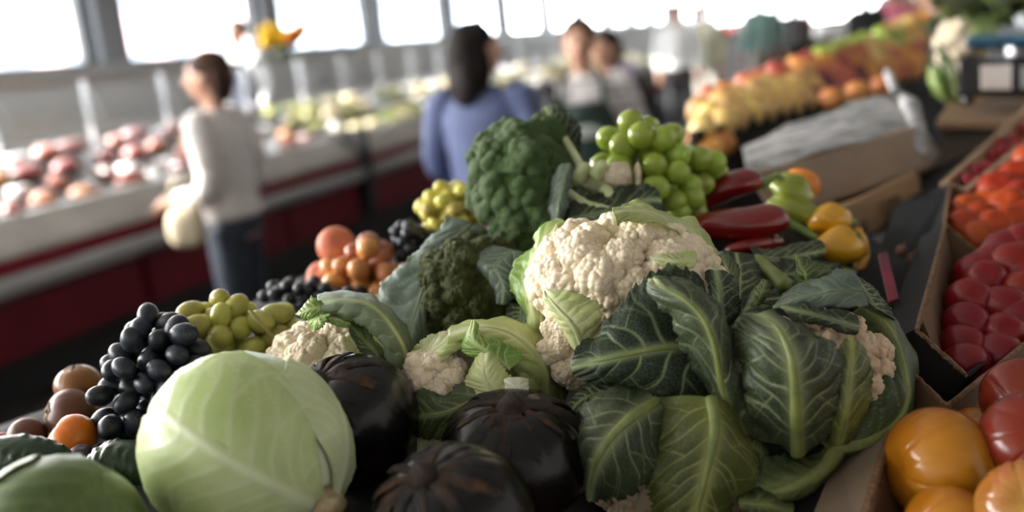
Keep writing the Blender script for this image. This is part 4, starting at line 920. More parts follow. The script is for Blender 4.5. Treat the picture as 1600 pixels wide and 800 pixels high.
for i, (x, y, d) in enumerate(ors):
    fruit('orange_tomato', 'orange-red tomato in the dark box behind the plum tomatoes', 'tomato', x, y+4, d, 32, m_tor, camdir(random.uniform(-.6, .6), .6, -.6), .85, 6, .04, .15, None, .2, i+30, 'orange-red tomatoes', sub=3)
# wooden crate with cherry tomatoes
x4 = thing('wooden_crate', 'light wooden crate of cherry tomatoes in plastic punnets', 'crate', tuple(P(1560, 300, 2.0)))
def bar(name, root, a, b, wd, m): 
    V, F = panel([P(*a[0]), P(*a[1]), P(*b[1]), P(*b[0])], wd); return obj(name, V, F, m, root, False)
bar('slat', x4, [(1476, 283, 1.85), (1680, 100, 2.35)], [(1480, 300, 1.85), (1690, 128, 2.35)], .015, m_wood)
bar('slat', x4, [(1505, 298, 1.78), (1690, 150, 2.2)], [(1508, 318, 1.78), (1695, 175, 2.2)], .015, m_wood)
bar('slat', x4, [(1474, 284, 1.86), (1508, 298, 1.78)], [(1478, 305, 1.86), (1510, 320, 1.78)], .015, m_wood)
bar('bottom', x4, [(1478, 300, 1.87), (1690, 125, 2.36)], [(1508, 316, 1.8), (1695, 172, 2.22)], .006, m_wood)
for i, (x, y, d) in enumerate([(1515, 282, 1.86), (1528, 268, 1.9), (1545, 262, 1.9), (1552, 245, 1.96), (1568, 238, 1.97), (1560, 228, 2.0), (1585, 222, 2.02), (1598, 205, 2.07), (1590, 232, 1.98), (1535, 285, 1.84)]):
    fruit('cherry_tomato', 'glossy red cherry tomato in the light wooden crate', 'tomato', x, y, d, 14, m_tred, None, .95, 5, .01, .05, None, .2, i, 'cherry tomatoes in the wooden crate', sub=3)
# ---- small things on the dark flap
m_plast = mat('red_plastic', (.22, .012, .03), (.08, .02, .05), 60, .35)
V, F = panel([P(1372, 398, 1.3), P(1386, 395, 1.3), P(1405, 468, 1.22), P(1388, 474, 1.22)], .004); o = bevel(obj('plastic_strip', V, F, m_plast, None, False), .001)
tag(o, 'red plastic strip lying on the dark flap beside the leafy cauliflower', 'strip')
for lb, x, y in (('small dry brown bulb on the grey flap', 1408, 392), ('small dry brown bulb in front of the other one on the grey flap', 1424, 404)):
    fruit('dry_bulb', lb, 'bulb', x, y, 1.4, 9, m_fig, camdir(.3, .8, 0), 1.1, 5, .03, .1, m_calb, .6, 3, stem=.8)
V, F = panel([P(1330, 520, 1.25), P(1395, 560, 1.18), P(1480, 300, 1.72), P(1400, 320, 1.72)], .006); o = obj('dark_board', V, F, m_cardgry, None, False)
tag(o, 'dark grey board lying between the yellow peppers and the tomato boxes', 'board')
# ---- wrapped tray on a printed box
m_film = mat('plastic_film', (.22, .22, .225), (.50, .49, .49), 14, .18, 1.0, 60, stripes=(1, 4, 1), lo=.4, hi=.6)
m_kraft = mat('kraft_side', (.22, .16, .11), (.29, .215, .155), 6, .6, .15, 60, world=True)
tr = thing('wrapped_tray', 'long wooden tray wrapped in crinkled clear plastic film, on the printed cardboard box', 'tray', tuple(P(1320, 310, 2.0)))
b4 = [P(1215, 345, 1.86), P(1452, 265, 1.98), P(1475, 240, 2.4), P(1210, 300, 2.2)]; t4 = [P(1166, 272, 1.86), P(1432, 197, 1.98), P(1402, 150, 2.45), P(1160, 240, 2.2)]
V, F = hexa(b4, t4); bevel(obj('side', V, F, m_kraft, tr, False), .006)
nu, nv = 60, 24; V = []
for i in range(nu):
    for j in range(nv):
        a = i/(nu-1); b = j/(nv-1)
        p = (t4[0]*(1-a)+t4[1]*a)*(1-b)+(t4[3]*(1-a)+t4[2]*a)*b
        edge = max(0, .12-b)/.12; endr = max(0, a-.93)/.07
        p = p+np.array([0, 0, .012+.012*math.sin(a*3.14)-.022*edge-.05*endr**1.5])+RT*.03*endr
        V.append(p)
V = np.array(V); V += np.array([0, 0, 1.0])*(vnoise(V*[1, 3, 1], 28, 4, 3)*.008)[:, None]
obj('film', V, grid_faces(nu, nv), m_film, tr, label='crinkled clear film')
V, F = tube([P(1412, 150, 2.2), P(1430, 190, 2.02), P(1442, 240, 1.98)], [.012, .02, .012], 10, 24); V = V+vnoise(V, 70, 5, 3)[:, None]*.008; obj('film_end', V, F, m_film, tr)
V, F = tube([P(1400, 145, 2.3), P(1390, 118, 2.35), P(1384, 108, 2.36)], [.01, .012, .004], 8, 14); V = V+vnoise(V, 70, 6, 2)[:, None]*.004; obj('film_tail', V, F, m_film, tr)
pb = thing('cardboard_box', 'printed brown cardboard box under the film-wrapped tray', 'box', tuple(P(1390, 400, 1.95)))
V, F = hexa([P(1345, 392, 1.82), P(1450, 332, 1.92), P(1470, 300, 2.3), P(1310, 350, 2.2)], [P(1302, 330, 1.80), P(1428, 268, 1.90), P(1440, 255, 2.3), P(1290, 310, 2.2)])
bevel(obj('body', V, F, mat('kraft_box', (.32, .20, .105), (.40, .26, .14), 6, .7, .15, 60, world=True), pb, False), .004)
for q in ([(1386, 312), (1404, 303), (1410, 335), (1392, 345)], [(1340, 350), (1352, 344), (1358, 362), (1346, 368)]):
    f = lambda x: 1.815+(x-1345)*.00095
    V, F = panel([P(x, y, f(x)-.012) for x, y in q], .002); obj('print', V, F, mat('ink_brown', (.09, .05, .03), (.2, .12, .07), 60, .7, world=True), pb, False, label='faded dark printed mark')
# ---- scale on a board
sc = thing('scale', 'black market scale with a blue pan and a pale display', 'scale', tuple(P(1570, 150, 2.45)))
m_blk = mat('black_plastic', (.010, .010, .011), (.016, .016, .017), 8, .35)
V, F = hexa([P(1496, 152, 2.4), P(1680, 150, 2.4), P(1690, 130, 2.75), P(1500, 132, 2.75)], [P(1500, 92, 2.4), P(1690, 92, 2.4), P(1690, 86, 2.7), P(1512, 88, 2.7)]); bevel(obj('body', V, F, m_blk, sc, False), .008)
V, F = panel([P(1533, 102, 2.39), P(1580, 100, 2.39), P(1580, 140, 2.39), P(1533, 140, 2.39)], .004); obj('display', V, F, mat('display_screen', (.78, .62, .55), (.95, .88, .84), 8, .2, world=True), sc, False, label='pale display window')
V, F = panel([P(1595, 104, 2.39), P(1650, 104, 2.39), P(1650, 138, 2.39), P(1595, 138, 2.39)], .004); obj('keypad', V, F, mat('keypad_grey', (.5, .5, .52), None, rough=.4), sc, False)
V, F = hexa([P(1512, 74, 2.42), P(1700, 72, 2.42), P(1700, 60, 2.75), P(1520, 62, 2.75)], [P(1506, 64, 2.4), P(1705, 62, 2.4), P(1705, 50, 2.78), P(1514, 54, 2.78)]); bevel(obj('pan', V, F, mat('blue_pan', (.03, .16, .30), (.04, .2, .36), 5, .3), sc, False), .006)
V, F = tube([P(1590, 90, 2.6), P(1590, 70, 2.6)], .03, 12); obj('pan_post', V, F, m_silver, sc)
for x in (1512, 1640):
    V, F = tube([P(x, 150, 2.45), P(x, 162, 2.45)], .015, 10); obj('foot', V, F, m_blk, sc)
V, F = hexa([P(1462, 200, 2.3), P(1640, 205, 2.3), P(1700, 165, 2.9), P(1490, 162, 2.9)], [P(1462, 188, 2.3), P(1640, 192, 2.3), P(1700, 156, 2.9), P(1490, 152, 2.9)]); o = bevel(obj('wooden_board', V, F, mat('board_tan', (.36, .22, .12), (.46, .30, .18), 5, .6, world=True), None, False), .003)
tag(o, 'tan wooden board carrying the black scale', 'board')
V, F = hexa([P(1470, 290, 2.35), P(1600, 290, 2.35), P(1640, 240, 2.8), P(1500, 240, 2.8)], [P(1470, 203, 2.35), P(1600, 206, 2.35), P(1640, 172, 2.8), P(1500, 168, 2.8)]); o = bevel(obj('box', V, F, mat('box_greybrown', (.16, .13, .10), (.22, .18, .14), 5, .7, world=True), None, False), .004)
tag(o, 'grey-brown box under the tan board of the scale', 'box')
# ---- cabbage heads and greens by the scale
c = P(1492, 85, 2.85)
r = thing('cauliflower', 'distant cauliflower in green leaves standing beside the scale', 'cauliflower', (c[0], c[1], c[2]-.1))
cc, rr = curd(r, 1496, 70, 2.85, 28, 36, 30, FL_S, 20, 14)
for q, mm in (([[(1448, 100, 2.8), (1455, 105, 2.78), (1470, 110, 2.76)], [(1452, 130, 2.8), (1462, 135, 2.75), (1480, 138, 2.75)], [(1470, 160, 2.8), (1480, 164, 2.76), (1500, 165, 2.78)]], m_lbright),
              ([[(1470, 60, 2.8), (1485, 90, 2.74), (1500, 110, 2.76)], [(1475, 100, 2.76), (1490, 120, 2.7), (1510, 135, 2.74)], [(1480, 150, 2.78), (1495, 158, 2.74), (1512, 160, 2.76)]], m_lgreen),
              ([[(1500, 20, 2.9), (1510, 50, 2.8), (1525, 80, 2.82)], [(1520, 22, 2.9), (1535, 45, 2.8), (1545, 70, 2.82)], [(1560, 40, 2.9), (1562, 50, 2.85), (1560, 60, 2.85)]], m_lbright)):
    leaf(r, q, mm, m_rib2, rib=.006, seed=81, nu=40, nv=25, ruffle=.012)
g = np.random.default_rng(8)
r = thing('leafy_greens', 'heap of leafy dark greens piled above the scale', 'greens', tuple(P(1560, 60, 3.1)))
for i in range(26):
    x, y, d = g.uniform(1470, 1640), g.uniform(-8, 48), g.uniform(2.95, 3.3); a = g.uniform(0, 6.28); ln_, wd_ = 42, 17
    ca_, sa_ = math.cos(a), math.sin(a)
    rows = [[(x+ca_*ln_*t-sa_*wd_*w_*s_, y+(sa_*ln_*t+ca_*wd_*w_*s_)*.6, d-.05*t*(1-t)*4+.02*abs(s_)) for s_ in (-1, 0, 1)] for t, w_ in ((-.5, .3), (-.1, 1), (.3, .9), (.55, .1))]
    leaf(r, rows, [m_lgreen, m_lbright, m_lyel][i % 3], m_rib, rib=.002, seed=100+i, nu=16, nv=11, ruffle=.012, nveins=4)
for i, (x, y) in enumerate([(1552, 8), (1580, 4), (1604, 10)]):
    fruit('onion', 'brown onion on the shelf above the leafy greens', 'onion', x, y-6, 3.4, 18, mat('onion_skin', (.35, .17, .06), (.48, .26, .10), 10, .4), None, .9, 8, .01, .0, m_calb, .3, i, 'onions on the shelf above the greens', sub=3)
# ---- sloping fruit stall
m_pear = mat('pear_yellow', (.72, .43, .12), (.85, .60, .25), 5, .4, vary=.25)
m_app = mat('apple_red', (.45, .05, .05), (.66, .20, .12), 5, .35, vary=.3)
m_plu = mat('plum_wine', (.14, .02, .035), (.24, .05, .06), 5, .4, vary=.25)
m_apr = mat('nectarine_orange', (.66, .22, .05), (.75, .34, .1), 5, .4, vary=.25)
m_gapp = mat('apple_green', (.28, .36, .05), (.42, .48, .1), 5, .4, vary=.25)
stk = [('pear', m_pear, 'yellow pear on the sloping fruit stall'), ('apple', m_app, 'red apple on the sloping fruit stall'), ('plum', m_plu, 'wine-coloured plum on the sloping fruit stall'),
       ('nectarine', m_apr, 'orange nectarine on the sloping fruit stall'), ('apple', m_gapp, 'green apple on the sloping fruit stall')]
def fruit_mesh(k, m):
    D, F = ico(3)
    if k == 'pear': V = D*np.array([.038, .038, .052])*(1-.22*np.clip(D[:, 2], 0, 1))[:, None]
    else: V = D*np.array([.038, .038, .035])*ribbed(5, .02, .2, .1, 1, .02)(D)[:, None]
    return make_mesh(k, V, F, m)
FM = [fruit_mesh(k, m_) for k, m_, _ in stk]
LO0, LO1 = P(1095, 214, 2.5), P(1425, 122, 3.7); HI0, HI1 = P(1092, 172, 2.72), P(1432, 42, 4.1)
def stall(f, w_): return (LO0*(1-f)+LO1*f)*(1-w_)+(HI0*(1-f)+HI1*f)*w_
g = np.random.default_rng(12)
nF = 19; al = norm(LO1-LO0); upn = norm(np.cross(al, HI0-LO0)); upn = upn if upn[2] > 0 else -upn
for i in range(nF):
    f = i/(nF-1); rows = int(round(4+2.2*f))
    for q in range(rows):
        w_ = q/(rows-1); ff = min(1.03, f+(.5 if q % 2 else 0)/nF+g.uniform(-.008, .008))
        if f < .40: k = 0 if w_ < .75 else g.choice([3, 1])
        elif f < .62: k = g.choice([2, 2, 1]) if w_ < .35 else g.choice([1, 1, 3]) if w_ < .85 else 4
        elif f < .82: k = g.choice([2, 3]) if w_ < .3 else g.choice([0, 0, 3]) if w_ < .8 else g.choice([4, 0])
        else: k = g.choice([3, 1]) if w_ < .5 else g.choice([3, 4, 0])
        p = stall(ff, w_)+upn*.03
        n_, m_, lb = stk[int(k)]
        o = inst(n_, FM[int(k)], None, p, R3(frame(g.normal(0, .35, 3)+upn)), g.uniform(.84, 1.0))
        tag(o, lb, n_, '%s on the sloping fruit stall' % lb.split(' on ')[0])
fs = thing('fruit_stand', 'sloping black fruit stand carrying pears, apples and plums', 'stand', tuple(stall(.5, .5)*[1, 1, 0]))
ex = .04; a0, a1, a2, a3 = stall(-ex, -.1), stall(1+ex, -.08), stall(1+ex, 1.08), stall(-ex, 1.1)
a0, a1, a2, a3 = [q-upn*.02 for q in (a0, a1, a2, a3)]
V, F = panel([a0, a1, a2, a3], .02); obj('top', V, F, m_cardblk, fs, False)
V, F = panel([a0+upn*.05, a1+upn*.05, a1*[1, 1, 0]+[0, 0, .05], a0*[1, 1, 0]+[0, 0, .05]], .015); obj('front_skirt', V, F, m_cardblk, fs, False)
for a in (a0, a1, a2, a3):
    V, F = boxvf((a[0], a[1], (a[2]-.02)/2), (.05, .05, a[2]-.03)); obj('leg', V, F, m_dark, fs, False)
for i, (x, y, d) in enumerate([(1092, 226, 2.5), (1112, 232, 2.46), (1128, 224, 2.5), (1100, 240, 2.45), (1300, 153, 2.75), (1340, 143, 2.82), (1380, 134, 2.9)]):
    o = inst('nectarine', FM[3], None, P(x, y, d), None, .95); tag(o, 'orange nectarine in the low row below the black stand rail', 'nectarine', 'nectarines below the stand rail')
# ------------------------------------------------------------------ people
m_skin = mat('skin', (.56, .30, .20), (.62, .35, .24), 8, .5)
m_hairb = mat('hair_brown', (.04, .019, .012), (.075, .035, .02), 40, .7, spec=.25, stripes=(1, 1, .2))
m_hairk = mat('hair_black', (.009, .007, .007), (.018, .013, .012), 40, .75, spec=.2, stripes=(1, 1, .2))
m_eye = mat('eye_dark', (.02, .012, .01), None, rough=.2); m_lipc = mat('lips', (.45, .13, .11), None, rough=.45)
def ell(c, r, sub=3): D, F = ico(sub); return D*np.asarray(r)+np.asarray(c), F
def loft(rings, seg=24):
    """rings: (z, rx, ry, cy)"""
    R = crspline(np.array(rings, float), len(rings)*4); th = np.arange(seg)/seg*2*math.pi; V = []
    for z, rx, ry, cy in R:
        for t in th: V.append([rx*math.cos(t), cy+ry*math.sin(t), z])
    F = grid_faces(len(R), seg, True); k = len(V); V += [[0, R[0][3], R[0][0]], [0, R[-1][3], R[-1][0]]]
    for j in range(seg): F += [(k, (j+1) % seg, j), (k+1, (len(R)-1)*seg+j, (len(R)-1)*seg+(j+1) % seg)]
    return np.array(V), F
def cap(pts, r, seg=12): 
    V, F = tube(pts, r, seg); return V, F
def person(label, px, d, yaw, H, top, bottom, hair, hairstyle='short', arms=None, headyaw=0, apron=None, voxel=.009, group=None, extras=None, shoes=None, collar=None, pyh=None):
    k = H/1.65
    foot = P(px, 75-(px-800)*.114, d)*[1, 1, 0]
    root = thing('person', label, 'person', tuple(foot), group); root.rotation_euler = (0, 0, math.radians(yaw)); root.scale = (k, k, k)
    def part(name, vfs, m, vox=voxel, sm=4, lab=None, parent=root):
        V, F = merge(*vfs); o = bpy.data.objects.new(name, make_mesh(name, V, F, m)); COL.objects.link(o); o.parent = parent
        rm = o.modifiers.new('skin', 'REMESH'); rm.mode = 'VOXEL'; rm.voxel_size = vox; rm.use_smooth_shade = True
        s = o.modifiers.new('smooth', 'SMOOTH'); s.iterations = sm; s.factor = .5
        if lab: o['label'] = lab
        return o
    arms = arms or [[(.185, 0, 1.33), (.245, -.03, 1.08), (.235, .08, .86)], [(-.185, 0, 1.33), (-.245, -.03, 1.08), (-.235, .08, .86)]]
    hy = math.radians(headyaw); ch, sh = math.cos(hy), math.sin(hy)
    def H3(p): p = np.asarray(p, float); x, y = p[..., 0], p[..., 1]; return np.stack([x*ch-y*sh, x*sh+y*ch, p[..., 2]], -1)
    def head(vf): return H3(vf[0]), vf[1]
    skin = [head(ell((0, .015, 1.555), (.074, .092, .092))), head(ell((0, .035, 1.505), (.056, .066, .072))), head(ell((0, .112, 1.53), (.013, .02, .022), 2)), head(ell((.075, .01, 1.54), (.012, .022, .032), 2)), head(ell((-.075, .01, 1.54), (.012, .022, .032), 2)),
            cap([(0, -.01, 1.34), (0, 0, 1.42), (0, .005, 1.49)], [.06, .05, .052]),
            loft([(.78, .15, .10, 0), (.9, .165, .115, 0), (1.0, .14, .10, 0), (1.15, .15, .105, 0), (1.27, .165, .10, 0), (1.345, .13, .075, 0), (1.39, .06, .05, 0)])]
    for s in (1, -1): skin.append(cap([(s*.085, 0, .85), (s*.09, .01, .47), (s*.09, -.02, .09), (s*.095, .10, .045)], [.085, .055, .036, .032]))
    for a in arms:
        a = np.array(a, float); skin.append(cap(a, [.05, .04, .027])); w = a[-1]; fd = norm(a[-1]-a[-2]); up = np.array([0, 0, 1.0]) if abs(fd[2]) < .8 else np.array([0, 1.0, 0])
        sd_ = norm(np.cross(fd, up)); nn = np.cross(sd_, fd)
        skin.append(cap([w, w+fd*.045, w+fd*.085], [.027, .036, .034]))
        for q, (o_, l_) in enumerate(((-.027, .062), (-.009, .075), (.010, .07), (.027, .055))):
            b0 = w+fd*.085+sd_*o_; skin.append(cap([b0, b0+fd*l_*.55-nn*.006, b0+fd*l_*.9-nn*.028], [.0095, .009, .0075], 8))
        sg = 1 if a[0][0] > 0 else -1
        b0 = w+fd*.03-sd_*.025*1; skin.append(cap([b0, b0-sd_*.028+fd*.02, b0-sd_*.035+fd*.05-nn*.012], [.012, .011, .008], 8))
    part('body', skin, m_skin, voxel*.8, 3)
    cl = [loft([(.885, .182, .133, 0), (.93, .182, .132, 0), (1.0, .165, .122, 0), (1.15, .172, .125, 0), (1.27, .185, .118, 0), (1.35, .15, .09, 0), (1.40, .075, .062, 0)])]
    for a in arms:
        a = np.array(a, float); e = a[-1]*.9+a[-2]*.1; cl.append(cap([a[0]*[.85, 1, 1], a[0], a[1], e], [.07, .068, .056, .044]))
    part('top', cl, top, voxel)
    tr_ = [loft([(.80, .168, .122, 0), (.88, .172, .125, 0), (.95, .160, .115, 0)])]
    for s in (1, -1): tr_.append(cap([(s*.085, 0, .86), (s*.092, .012, .48), (s*.092, -.015, .1)], [.10, .072, .055]))
    part('trousers', tr_, bottom, voxel)
    for s in (1, -1):
        part('shoe', [cap([(s*.092, -.06, .045), (s*.094, .02, .05), (s*.098, .14, .035)], [.042, .047, .036])], shoes or m_blk, .012)
    hs = [head(ell((0, -.012, 1.59), (.088, .100, .085)))]
    if hairstyle == 'long': hs += [head(ell((0, -.055, 1.53), (.098, .072, .115))), head(ell((0, -.07, 1.42), (.115, .06, .13))), head(ell((.075, -.015, 1.48), (.03, .05, .12))), head(ell((-.075, -.015, 1.48), (.03, .05, .12)))]
    elif hairstyle == 'bob': hs += [head(ell((0, -.055, 1.54), (.092, .062, .10))), head(ell((0, -.05, 1.47), (.075, .045, .05)))]
    elif hairstyle == 'tied': hs += [head(ell((0, -.05, 1.56), (.084, .06, .08))), head(ell((0, -.115, 1.57), (.035, .035, .035)))]
    else: hs += [head(ell((0, -.045, 1.56), (.082, .06, .075)))]
    # leave the face free
    ho = part('hair', hs, hair, voxel)
    for s in (1, -1):
        V, F = head(ell((s*.03, .094, 1.565), (.013, .008, .008), 2)); o = bpy.data.objects.new('eye', make_mesh('eye', V, F, m_eye)); COL.objects.link(o); o.parent = root
        V, F = head(ell((s*.031, .098, 1.585), (.02, .006, .004), 2)); o = bpy.data.objects.new('eyebrow', make_mesh('eyebrow', V, F, hair)); COL.objects.link(o); o.parent = root
    V, F = head(ell((0, .094, 1.487), (.023, .01, .009), 2)); o = bpy.data.objects.new('mouth', make_mesh('mouth', V, F, m_lipc)); COL.objects.link(o); o.parent = root
    if apron is not None:
        V = []
        for i in range(18):
            z = 1.26-.66*i/17
            wd_ = .12+.075*min(1, i/5)
            for j in range(13):
                a = -1+2*j/12; V.append([a*wd_, .137-.055*a*a+.0, z])
        o = bpy.data.objects.new('apron', make_mesh('apron', V, grid_faces(18, 13), apron)); COL.objects.link(o); o.parent = root; solid(o, .006)
        for s in (1, -1):
            V, F = tube([(s*.11, .12, 1.25), (s*.10, .09, 1.36), (s*.06, -.02, 1.42)], .012, 8); o = bpy.data.objects.new('apron_strap', make_mesh('apron_strap', V, F, apron)); COL.objects.link(o); o.parent = root
    if extras: extras(root, part)
    return root
m_jack = mat('jacket_pale', (.62, .57, .54), (.80, .77, .74), 45, .6, lo=.42, hi=.58)
m_jean = mat('jeans_navy', (.012, .018, .03), (.025, .035, .055), 20, .7)
m_blue = mat('shirt_blue', (.095, .12, .24), (.125, .155, .29), 5, .75)
m_char = mat('trousers_charcoal', (.02, .02, .024), None, rough=.7)
m_stripe = mat('shirt_striped', (.80, .76, .74), (.35, .32, .33), 30, .65, stripes=(.2, .2, 3), lo=.5, hi=.55)
m_apr2 = mat('apron_green', (.012, .032, .026), (.02, .045, .036), 6, .7)
m_bag = mat('bag_straw', (.50, .42, .28), (.6, .5, .35), 20, .6)
def carry(root, part):
    part('cuff', [ell((.235, .16, .90), (.05, .05, .05), 2)], m_jack, .012)
person('woman in a pale patterned jacket and dark jeans walking past the meat counter', 328, 4.55, 78, 1.62, m_jack, m_jean, m_hairb, 'bob',
       [[(.19, 0, 1.33), (.24, -.06, 1.07), (.2, .14, .92)], [(-.19, 0, 1.33), (-.23, -.02, 1.06), (-.16, .20, 1.0)]], 8)
hb = P(292, 355, 4.4)
hbag = thing('handbag', 'straw coloured handbag hanging from the arm of the woman in the pale jacket', 'handbag', (hb[0], hb[1], hb[2]-.09))
D, F = ico(3); obj('pouch', hb+np.sign(D)*np.abs(D)**.75*np.array([.085, .05, .09]), F, m_bag, hbag)
V, F = tube([hb+[-.06, 0, .06], hb+[-.03, 0, .2], hb+[.03, 0, .2], hb+[.06, 0, .06]], .009, 8); obj('handle', V, F, m_bag, hbag)
person('woman with long black hair in a blue shirt seen from behind', 742, 4.1, -20, 1.60, m_blue, m_char, m_hairk, 'long',
       [[(.19, 0, 1.33), (.25, .02, 1.08), (.2, .2, .98)], [(-.19, 0, 1.33), (-.25, .02, 1.08), (-.2, .2, .98)]], -48)
def badge(root, part):
    D, F = ico(2); o = bpy.data.objects.new('apron_print', make_mesh('apron_print', D*np.array([.07, .004, .035])+np.array([-.02, .145, 1.12]), F, mat('print_pale', (.55, .56, .5), (.2, .24, .2), 30, .7))); COL.objects.link(o); o.parent = root
    part('cardigan', [cap([(.14, .03, 1.36), (.2, -.0, 1.3), (.25, -.04, 1.08)], [.05, .078, .064]), cap([(.15, .08, 1.3), (.17, .09, 1.1), (.17, .08, .9)], [.03, .035, .04])], m_char, .012)
person('woman in a striped top and dark green apron facing the aisle', 905, 4.7, 168, 1.58, m_stripe, m_char, m_hairb, 'tied',
       [[(.19, 0, 1.33), (.25, -.02, 1.08), (.18, .14, .92)], [(-.19, 0, 1.33), (-.25, -.02, 1.08), (-.18, .14, .92)]], 4, apron=m_apr2, extras=badge)
person('dark haired person in black standing behind the woman in the apron', 944, 5.6, 200, 1.52, m_char, m_char, m_hairk, 'bob', None, -60, voxel=.012)
m_wht = mat('shirt_white', (.9, .9, .9), None, rough=.6); m_beige = mat('cloth_beige', (.72, .70, .52), None, rough=.7); m_teal = mat('shirt_teal', (.30, .52, .48), (.36, .58, .54), 6, .6)
m_crm = mat('trousers_cream', (.50, .47, .42), None, rough=.7)
person('far shopper in a white shirt and dark trousers', 1056, 13.2, 170, 1.8, m_wht, m_char, m_hairk, 'short', voxel=.016, apron=None)
person('far shopper in a pale yellow top and light trousers', 1100, 14.0, 150, 1.78, m_beige, m_crm, m_hairb, 'short', voxel=.016)
person('far shopper in a teal shirt and cream trousers', 1187, 15.2, 15, 1.92, m_teal, m_crm, m_hairb, 'short', voxel=.016)
person('far shopper dressed in black beyond the fruit stand', 1352, 12, 20, 1.75, m_char, m_char, m_hairk, 'short', voxel=.016)
person('shopper in dark green beside the leafy greens heap', 1462, 6.2, 60, 1.66, mat('shirt_green_dark', (.02, .05, .03), None, rough=.7), m_char, m_hairk, 'short', voxel=.016)
person('shopper in a pink top far down the aisle', 1396, 14, 160, 1.8, mat('shirt_pink', (.75, .2, .3), None, rough=.6), m_char, m_hairb, 'bob', voxel=.016)
person('vendor in white and navy behind the meat counter', 383, 9.4, 150, 1.72, m_wht, m_jean, m_hairk, 'short', voxel=.014, apron=mat('apron_navy', (.02, .03, .07), None, rough=.7)).location.z = .3
person('vendor in a white coat behind the cheese counter', 835, 14.5, 200, 1.7, m_wht, m_char, m_hairk, 'tied', voxel=.016).location = CW(11.5, 1.9, .3)
c = P(985, 175, 5.4); D, F = ico(3)
pbg = thing('shopping_bag', 'purple shopping bag beside the woman in the apron', 'bag', (c[0], c[1], c[2]-.15))
obj('pouch', c+np.sign(D)*np.abs(D)**.6*np.array([.06, .05, .14]), F, mat('bag_purple', (.16, .05, .32), (.2, .07, .38), 8, .4), pbg)
V, F = tube([c+[-.04, 0, .11], c+[-.02, 0, .26], c+[.02, 0, .26], c+[.04, 0, .11]], .007, 8); obj('handle', V, F, MATS['bag_purple'], pbg)
# flowers on the counter rail
fl = P(440, 62, 6.6)
r = thing('flower_bunch', 'bunch of orange and yellow flowers standing on the glass top of the meat counter', 'flowers', tuple(fl-[0, 0, .06]))
g = np.random.default_rng(5); D, F = ico(2)
fm = [make_mesh('flower', D*(.034*(1+.25*np.sin(9*np.arctan2(D[:, 1], D[:, 0]))*.5))[:, None], F, m_) for m_ in (mat('flower_yellow', (.85, .50, .01), None, rough=.6), mat('flower_orange', (.8, .26, .01), None, rough=.6))]
for i in range(34):
    p = fl+np.array([g.normal(0, .085), g.normal(0, .05), g.uniform(-.03, .09)]); inst('flower', fm[int(p[0] > fl[0]+.03)], r, p, None, g.uniform(.8, 1.2))
V, F = tube([fl+[0, 0, -.1], fl+[0, 0, 0]], .05, 10); obj('stems', V, F, m_lgreen, r)

# ------------------------------------------------------------------ cloth under the heap and the stall table
BP = np.array(BASES)
xs = np.linspace(-.95, 1.25, 90); ys = np.linspace(.42, 2.34, 84)
nearm = [b for b in BASES if b[1] < 2.4]
BP = np.array(nearm); V = []
for y in ys:
    for x in xs:
        w_ = 1/((BP[:, 0]-x)**2+(BP[:, 1]-y)**2+.0012)**1.6; z = (w_*BP[:, 2]).sum()/w_.sum()
        dmin = math.sqrt(((BP[:, 0]-x)**2+(BP[:, 1]-y)**2).min()); z -= .35*max(0, dmin-.09)
        V.append([x, y, max(z-.004, .84)])
V = np.array(V)
o = obj('black_cloth', V, grid_faces(len(ys), len(xs)), mat('cloth_black', (.008, .008, .008), (.014, .013, .012), 10, .9, .3, 80), None); solid(o, .004)
tag(o, 'black cloth spread over the stall under the heap of produce', 'cloth')
t = thing('stall_table', 'dark wooden stall table under the black cloth and the produce', 'table', (.15, 1.38, 0))
V, F = boxvf((.15, 1.38, .815), (2.25, 1.98, .04)); obj('table_top', V, F, mat('table_wood', (.05, .03, .02), (.08, .05, .03), 5, .6), t, False)
for x in (-.9, 1.2):
    for y in (.48, 2.28):
        V, F = boxvf((x, y, .397), (.07, .07, .794)); obj('leg', V, F, MATS['table_wood'], t, False)
zb = P(1535, 268, 2.55)[2]-.02
t = thing('side_table', 'dark side table under the grey-brown box and the scale', 'table', (1.4, 2.76, 0))
V, F = boxvf((1.5, 2.7, zb-.02), (.86, .6, .04)); obj('table_top', V, F, MATS['table_wood'], t, False)
for x in (1.12, 1.86):
    for y in (2.46, 2.94):
        V, F = boxvf((x, y, (zb-.04)/2), (.06, .06, zb-.042)); obj('leg', V, F, MATS['table_wood'], t, False)
# ------------------------------------------------------------------ far end of the hall
for n_, a, b in ((30, -9.4, -5.2), (31, -5.0, -.8), (32, -.6, 3.0)):
    r = bpy.data.objects.new('window_%d' % n_, None); COL.objects.link(r); r.location = CW(SL1+.1, (a+b)/2, 1.0); structure(r)
    for t0, t1, z0, z1 in ((a, a+.15, 1, 3.6), (b-.15, b, 1, 3.6), (a, b, 1, 1.08), (a, b, 3.5, 3.6)):
        V, F = boxvf(CW(SL1+.1, (t0+t1)/2, (z0+z1)/2), (.1, t1-t0, z1-z0), AX); obj('window_frame', V, F, m_frame, r, False)
    V, F = boxvf(CW(SL1+.1, (a+b)/2, 2.3), (.008, b-a-.25, 2.4), AX); obj('pane', V, F, m_glass, r, False)
g = np.random.default_rng(21)
cols = [mat('crate_goods_%d' % i, c_, None, rough=.5) for i, c_ in enumerate([(.8, .8, .78), (.5, .06, .05), (.75, .45, .1), (.12, .13, .14), (.6, .5, .4), (.3, .4, .15), (.2, .05, .06), (.82, .8, .75)])]
names = ['white', 'red', 'amber', 'charcoal', 'beige', 'green', 'maroon', 'cream']
cs_ = 12.0
